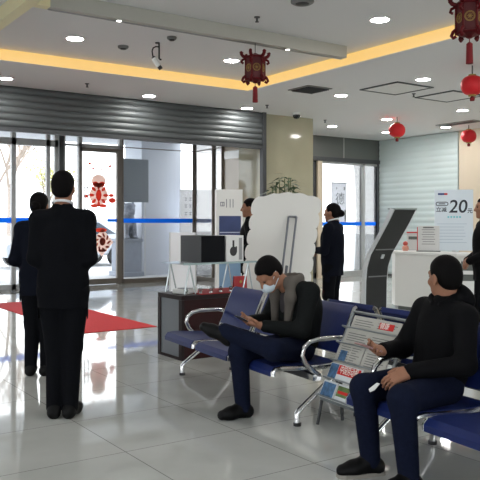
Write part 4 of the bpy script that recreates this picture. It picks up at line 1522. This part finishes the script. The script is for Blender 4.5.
def figure(label, loc, rotz, J, coat, legs, hairstyle='short', vox=0.007, bvox=0.007, hem=None, collar=None, cat='person', extra=None, female=False):
    t = thing('person', label, cat, loc, rotz)
    nk, hd, pv, ch = V3(J['neck']), V3(J['head']), V3(J['pelvis']), V3(J['chest'])
    yaw, pitch, roll = J.get('look', (0, 0, 0))
    HR = Matrix.Rotation(yaw, 3, 'Z') @ Matrix.Rotation(roll, 3, 'Y') @ Matrix.Rotation(pitch, 3, 'X')
    HM = HR.to_4x4()
    HM.translation = hd
    HN = np.array(HR)

    def hp(x, y, z):
        return HM @ V3((x, y, z))
    L, R = J['L'], J['R']
    shx = (V3(R['sh']) - V3(L['sh'])).normalized()
    tz = (nk - pv).normalized()
    ty = tz.cross(shx).normalized()
    tx = ty.cross(tz)
    TR = np.array([[tx[i], ty[i], tz[i]] for i in range(3)])
    w = 0.9 if female else 1.0
    # ---------------- body: one skin
    S = Sculpt()
    S.ell(pv + tz * 0.02, (0.145, 0.1, 0.1), TR, 0.05)
    S.ell(pv * 0.5 + ch * 0.5, (0.125 * w, 0.09, 0.15), TR, 0.06)
    S.ell(ch, (0.15 * w, 0.098, 0.16), TR, 0.06)
    S.cone(nk - tz * 0.06, hp(0, -0.028, -0.05), 0.06 * w, 0.051 * w, 0.03)
    for A_ in (L, R):
        S.cone(nk - tz * 0.05, A_['sh'], 0.05, 0.046, 0.04)
        limb(S, A_['sh'], A_['el'], 0.048 * w, 0.038 * w)
        limb(S, A_['el'], A_['wr'], 0.04 * w, 0.027 * w)
        if A_.get('hand'):
            f, n, th, cu = A_['hand']
            hand(S, A_['wr'], f, n, th, cu)
        limb(S, A_['hip'], A_['kn'], 0.078, 0.052, 0.04)
        kn, an = V3(A_['kn']), V3(A_['an'])
        limb(S, kn, an, 0.05, 0.036, 0.03)
        S.cone(kn * 0.7 + an * 0.3, kn * 0.5 + an * 0.5, 0.052, 0.046, 0.03)
        S.cone(an, an + (V3(A_['to']) - an) * 0.55, 0.034, 0.026, 0.02)
    S.ell(hp(0, -0.012, 0.03), (0.073, 0.092, 0.083), HN, 0.02)
    S.ell(hp(0, 0.024, -0.03), (0.06, 0.068, 0.082), HN, 0.03)
    S.ell(hp(0, 0.033, -0.082), (0.044, 0.046, 0.032), HN, 0.03)
    S.ell(hp(0, 0.072, -0.103), (0.02, 0.015, 0.014), HN, 0.025)
    S.cone(hp(-0.034, 0.077, 0.024), hp(0.034, 0.077, 0.024), 0.011, 0.011, 0.02)
    for sx in (-1, 1):
        S.ell(hp(sx * 0.03, 0.098, 0.004), (0.017, 0.014, 0.011), HN, 0.012, -1)
        S.ell(hp(sx * 0.073, -0.008, -0.012), (0.01, 0.02, 0.032), HN, 0.008)
        S.ell(hp(sx * 0.04, 0.06, -0.03), (0.022, 0.02, 0.018), HN, 0.02)
    S.cone(hp(0, 0.088, 0.008), hp(0, 0.106, -0.03), 0.009, 0.013, 0.012)
    S.cone(hp(-0.012, 0.09, -0.034), hp(0.012, 0.09, -0.034), 0.009, 0.009, 0.008)
    S.cone(hp(-0.018, 0.082, -0.063), hp(0.018, 0.082, -0.063), 0.008, 0.008, 0.006)
    S.cone(hp(-0.016, 0.08, -0.075), hp(0.016, 0.08, -0.075), 0.008, 0.008, 0.006)
    sculpted(S, 'body', SKIN, t, bvox)
    e = MB()
    for sx in (-1, 1):
        e.ell(hp(sx * 0.03, 0.079, 0.004), (0.011, 0.009, 0.007), 10, 8, HR)
    e.build('eyes', EYE, t, smooth=True)
    # ---------------- hair
    S = Sculpt()
    S.ell(hp(0, -0.018, 0.04), (0.081, 0.1, 0.087), HN, 0.02)
    S.ell(hp(0, -0.055, -0.01), (0.071, 0.06, 0.07), HN, 0.03)
    S.box(hp(0, 0.11, -0.05), (0.13, 0.06, 0.105), HN, 0.02, 0.02, -1)
    S.box(hp(0, 0.02, -0.155), (0.14, 0.2, 0.075), HN, 0.01, 0.015, -1)
    for sx in (-1, 1):
        S.ell(hp(sx * 0.09, 0.0, -0.025), (0.03, 0.034, 0.04), HN, 0.012, -1)
    if hairstyle == 'bun':
        S.ell(hp(0, -0.125, -0.01), (0.045, 0.045, 0.045), HN, 0.02)
    sculpted(S, 'hair', HAIR, t, vox)
    # ---------------- coat
    S = Sculpt()
    bk = J.get('bulk', 1.0)
    S.ell(ch + tz * 0.02, (0.185 * w * bk, 0.13 * bk, 0.19), TR, 0.05)
    S.ell(pv * 0.5 + ch * 0.5, (0.168 * w * bk, 0.125 * bk, 0.19), TR, 0.07)
    S.ell(pv + tz * 0.05, (0.17, 0.125, 0.13), TR, 0.06)
    for A_ in (L, R):
        sh = V3(A_['sh'])
        S.cone(nk - tz * 0.045, sh, 0.06, 0.062, 0.05)
        limb(S, sh, A_['el'], 0.066 * w, 0.056 * w, 0.04)
        wr = V3(A_['wr']); el = V3(A_['el'])
        limb(S, el, wr + (el - wr).normalized() * 0.012, 0.057 * w, 0.043 * w, 0.03)
    if hem is not None:
        S.cone((pv.x - 0.06, pv.y, pv.z), (pv.x - 0.06, pv.y, hem - 0.05), 0.115, 0.118, 0.05).cone((pv.x + 0.06, pv.y, pv.z), (pv.x + 0.06, pv.y, hem - 0.05), 0.115, 0.118, 0.05)
        S.box((pv.x, pv.y, hem - 0.2), (0.17, 0.5, 0.2), None, 0.005, 0.005, -1)
    S.cone(nk - tz * 0.02, nk + tz * 0.02, 0.072, 0.068, 0.02)
    # keep the neck opening clear
    S.cone(nk + tz * 0.045, nk + tz * 0.12, 0.066, 0.07, 0.006, -1)
    sculpted(S, 'jacket', coat, t, vox)
    if collar:
        cm = collar
        c = MB()
        ring = []
        for q in range(20):
            a = 2 * PI * q / 20
            ring.append(nk + tz * (0.03 - 0.02 * math.sin(a)) + tx * (0.069 * math.cos(a)) + ty * (0.069 * math.sin(a) + 0.0))
        c.tube(ring, 0.0095, 8, closed=True)
        c.build('shirt_collar', cm, t, smooth=True)
    # ---------------- trousers and shoes
    S = Sculpt()
    S.ell(pv, (0.162, 0.112, 0.12), TR, 0.05)
    for A_ in (L, R):
        kn, an = V3(A_['kn']), V3(A_['an'])
        limb(S, A_['hip'], kn, 0.098, 0.074, 0.04)
        limb(S, kn, an + (an - kn).normalized() * 0.02, 0.07, 0.054, 0.03)
    sculpted(S, 'trousers', legs, t, vox)
    for A_ in (L, R):
        an, to = V3(A_['an']), V3(A_['to'])
        d = (to - an)
        up = A_.get('up', (0, 0, 1))
        up = V3(up)
        fwd = (d - up * d.dot(up)).normalized()
        sole = an - up * 0.047
        sole = an - up * (an.z - 0.042 if 'up' not in A_ else 0.045)
        S = Sculpt()
        S.cone(an - up * 0.005, sole - fwd * 0.035, 0.043, 0.042, 0.03)
        S.cone(sole - fwd * 0.035, sole + fwd * 0.1, 0.042, 0.043, 0.03)
        S.cone(sole + fwd * 0.1, sole + fwd * 0.165 - up * 0.005, 0.043, 0.034, 0.03)
        S.cone(an, sole + fwd * 0.09, 0.042, 0.036, 0.02)
        S.cone(an, an + (V3(A_['kn']) - an).normalized() * 0.05, 0.044, 0.043, 0.02)
        sx = sculpted(S, 'shoe', J.get('shoe', SHOEB), t, vox * 0.9)
        if J.get('sole'):
            q = MB()
            lf_ = fwd.cross(up)
            prof = [(-0.075, 0.03), (-0.06, 0.042), (0.03, 0.042), (0.1, 0.047), (0.16, 0.04), (0.195, 0.018), (0.195, -0.018), (0.16, -0.04), (0.1, -0.047), (0.03, -0.042), (-0.06, -0.042), (-0.075, -0.03)]
            q.prism(prof, lambda a, b_, dd: sole + fwd * a + lf_ * b_ + up * dd, -0.042, -0.022)
            q.build('sole', J['sole'], sx)
    if extra:
        extra(t, hp, HR, HN, tx, ty, tz)
    return t


def standing(H, width=1.0, lw=None, rw=None, feet=0.09, el=(0.245, -0.04, 1.13)):
    k = H / 1.75
    def q(x, y, z):
        return V3((x * k, y * k, z * k))
    J = dict(pelvis=q(0, 0, 0.93), chest=q(0, 0.005, 1.24), neck=q(0, -0.015, 1.488), head=V3((0, 0.01, H - 0.122)))
    for nme, s in (('L', -1), ('R', 1)):
        J[nme] = dict(sh=q(s * 0.185 * width, -0.01, 1.40), el=q(s * el[0] * width, el[1], el[2]), wr=q(s * 0.06, 0.2, 1.0),
                      hip=q(s * 0.09, 0, 0.89), kn=q(s * feet, 0.03, 0.49), an=q(s * feet, -0.03, 0.09), to=q(s * (feet + 0.03), 0.14, 0.04),
                      hand=((-s * 0.8, 0.35, -0.35), (0, -1, -0.2), (0, 0.3, 1), 0.5))
    return J


# man in a black suit, seen from behind
figure('man in a black suit standing with his back turned, nearest at left', plan(-1.26, 5.2) + (0,), facing(-0.04, 1),
       standing(1.745, 0.9, feet=0.058, el=(0.21, -0.03, 1.13)), SUIT, SUIT, hem=0.77, collar=SHIRT, vox=0.007)
J = standing(1.65, 0.9, feet=0.075, el=(0.25, -0.05, 1.1))
figure('person in a navy suit standing left of the man in black, back turned', plan(-1.82, 6.62) + (0,), facing(0.02, 1),
       J, NAVYS, SUIT, hem=0.72, hairstyle='bun', vox=0.008, bvox=0.008, female=True)
# woman with a bun at the side door
J = standing(1.62, 1.0, el=(0.25, 0.02, 1.1))
J['bulk'] = 1.12
for k_ in 'LR':
    J[k_]['wr'] = V3((0.05 if k_ == 'R' else -0.05, 0.24, 1.02))
figure('woman in a navy suit with her hair in a bun, near the side door', plan(1.18, 9.3) + (0,), facing(-1, 0.55),
       J, NAVYS, SUIT, hem=0.7, collar=SHIRT, hairstyle='bun', vox=0.008, bvox=0.008, female=True)
# people half hidden
figure('person in dark clothes mostly hidden behind the pale panel', plan(0.13, 9.2) + (0,), facing(-1, 0.1),
       standing(1.68), BLKJ, SUIT, hem=0.74, vox=0.01, bvox=0.009)
figure('person in dark clothes cut off by the right edge, near the poster', plan(2.69, 8.0) + (0,), facing(-1, 0.1),
       standing(1.66), BLKJ, SUIT, hem=0.74, vox=0.01, bvox=0.009)

# masked man on the centre bench, one ankle over the other knee, looking down at a phone
NB_ROT = BENCH + PI          # faces away from the bench backs
J = dict(pelvis=(0, -0.02, 0.475), chest=(0, -0.045, 0.75), neck=(0, 0.045, 0.945), head=(0, 0.225, 1.01), look=(0.1, -0.8, 0), bulk=1.1,
         L=dict(sh=(-0.185, -0.005, 0.885), el=(-0.24, 0.1, 0.63), wr=(-0.08, 0.31, 0.65), hip=(-0.09, 0.02, 0.465), kn=(-0.29, 0.36, 0.52), an=(0.125, 0.5, 0.6), to=(0.24, 0.6, 0.55),
                hand=((0.6, 0.55, 0.1), (0.3, -0.2, 1), (0, 0.6, 0.4), 0.45), up=V3((-0.35, -0.25, 0.9)).normalized()),
         R=dict(sh=(0.185, -0.005, 0.885), el=(0.235, 0.1, 0.64), wr=(0.085, 0.32, 0.67), hip=(0.09, 0.02, 0.465), kn=(0.03, 0.45, 0.465), an=(0.03, 0.42, 0.09), to=(0.03, 0.58, 0.04),
                hand=((-0.5, 0.7, 0.05), (-0.5, -0.3, 0.8), (0, 0.5, 0.7), 0.5)))


def masked(t, hp, HR, HN, tx, ty, tz):
    S = Sculpt()
    S.ell(hp(0, 0.06, -0.055), (0.056, 0.062, 0.052), HN, 0.02)
    S.box(hp(0, -0.02, -0.05), (0.12, 0.06, 0.12), HN, 0.01, 0.01, -1)
    m_ = sculpted(S, 'face_mask', MASK, t, 0.005)
    st_ = MB()
    for sx in (-1, 1):
        st_.tube([hp(sx * 0.052, 0.05, -0.03), hp(sx * 0.075, 0.0, 0.0), hp(sx * 0.078, -0.02, 0.015)], 0.003, 6)
        st_.tube([hp(sx * 0.05, 0.05, -0.075), hp(sx * 0.07, 0.0, -0.045), hp(sx * 0.078, -0.02, -0.03)], 0.003, 6)
    st_.build('ear_loop', MASK, m_)
    # light standing collar and open front facings of the jacket
    S = Sculpt()
    for q in range(11):
        a = PI * 0.5 + PI * 0.2 + (2 * PI - PI * 0.4) * q / 10
        p = V3((0, 0.045, 0.955)) + tx * (0.085 * math.cos(a)) + ty * (0.08 * math.sin(a))
        S.ell(p, (0.027, 0.027, 0.045), None, 0.03)
    for sx in (-1, 1):
        S.cone((sx * 0.078, 0.085, 0.94), (sx * 0.1, 0.105, 0.84), 0.036, 0.04, 0.03)
        S.cone((sx * 0.1, 0.105, 0.84), (sx * 0.085, 0.12, 0.66), 0.04, 0.026, 0.03)
    S.ell((0, 0.02, 1.04), (0.055, 0.055, 0.09), None, 0.01, -1)
    S.ell((0, 0.11, 0.98), (0.05, 0.06, 0.1), None, 0.01, -1)
    sculpted(S, 'jacket_collar', TAUPE, t, 0.006)
    S = Sculpt()
    S.ell((0, 0.06, 0.8), (0.07, 0.055, 0.17), None, 0.02)
    sculpted(S, 'sweater', mat('dark_sweater', (46, 42, 46), 0.8), t, 0.008)


pm = bench_pt(1.54, 0.2)
figure('seated man in a white mask and dark jacket, ankle on knee, looking at his phone', pm, NB_ROT, J, DKJ, JEANS, vox=0.006, bvox=0.0045, extra=masked)
ph = thing('phone', 'dark phone held by the masked seated man', 'phone', pm, NB_ROT)
RX = Matrix.Rotation(0.5, 3, 'X')
MB().box((0.01, 0.415, 0.685), (0.074, 0.15, 0.009), RX).build('case', BLACK, ph, bevel=0.003)
MB().box((0.01, 0.4127, 0.6894), (0.066, 0.135, 0.002), RX).build('screen', mat('phone_screen', (150, 165, 180), 0.15), ph)

# man in black on the right bench, head turned away
J = dict(pelvis=(0, -0.005, 0.475), chest=(-0.01, -0.05, 0.75), neck=(-0.02, -0.06, 0.945), head=(-0.005, -0.045, 1.068), look=(-1.65, -0.05, 0), bulk=1.06, sole=mat('grey_sole', (150, 146, 138), 0.7),
         L=dict(sh=(-0.19, -0.02, 0.86), el=(-0.27, 0.06, 0.62), wr=(-0.14, 0.34, 0.59), hip=(-0.1, 0.04, 0.465), kn=(-0.255, 0.485, 0.485), an=(-0.24, 0.43, 0.09), to=(-0.25, 0.585, 0.04),
                hand=((0.3, 0.8, -0.35), (0.4, -0.3, -0.7), (0.8, 0.2, 0.5), 0.45)),
         R=dict(sh=(0.175, -0.07, 0.865), el=(0.23, 0.06, 0.635), wr=(0.14, 0.285, 0.655), hip=(0.1, 0.04, 0.465), kn=(0.045, 0.49, 0.485), an=(0.065, 0.43, 0.09), to=(0.1, 0.58, 0.04),
                hand=((-0.35, 0.85, 0.1), (-0.5, 0.1, 0.75), (0, 0.2, 1), 0.55)))


def hooded(t, hp, HR, HN, tx, ty, tz):
    S = Sculpt()
    S.ell((-0.02, -0.13, 0.935), (0.13, 0.06, 0.07), None, 0.03)
    S.ell((-0.02, -0.115, 0.985), (0.095, 0.042, 0.05), None, 0.04)
    for sx in (-1, 1):
        S.cone((-0.02 + sx * 0.08, -0.1, 0.955), (-0.02 + sx * 0.075, -0.03, 0.94), 0.036, 0.026, 0.04)
        S.cone((-0.02 + sx * 0.075, -0.03, 0.94), (-0.02 + sx * 0.03, 0.02, 0.915), 0.026, 0.02, 0.04)
    sculpted(S, 'hood', BLKJ, t, 0.007)
    MB().box((-0.268, 0.012, 0.765), (0.006, 0.045, 0.022), Matrix.Rotation(-0.25, 3, 'Y')).build('sleeve_badge', mat('grey_badge', (92, 92, 94), 0.6), t)


pm2 = bench_pt(2.93, 0.25)
figure('seated man in a black hooded jacket and jeans, head turned away, on the right bench', pm2, NB_ROT, J, BLKJ, JEANS, vox=0.006, bvox=0.0045, extra=hooded)
ph = thing('phone', 'pale phone in the far hand of the man in black', 'phone', pm2, NB_ROT)
RX = Matrix.Rotation(0.35, 3, 'X')
MB().box((0.105, 0.41, 0.688), (0.074, 0.15, 0.009), RX).build('case', mat('pink_phone_case', (168, 130, 128), 0.4), ph, bevel=0.003)
MB().box((0.105, 0.4085, 0.6925), (0.066, 0.135, 0.002), RX).build('screen', BLACK, ph)
tk = MB().prism([(-0.012, 0), (0.012, 0.002), (0.02, 0.06), (-0.004, 0.075), (-0.02, 0.05)], lambda a, b_, d: (-0.075 + a, 0.49 + b_ * 0.8, 0.53 - b_ * 0.5 + d), 0, 0.004)
tag(tk.build('paper_slip', SHIRT, loc=pm2, rotz=NB_ROT), 'small white paper slip between the fingers of the man in black', 'paper')
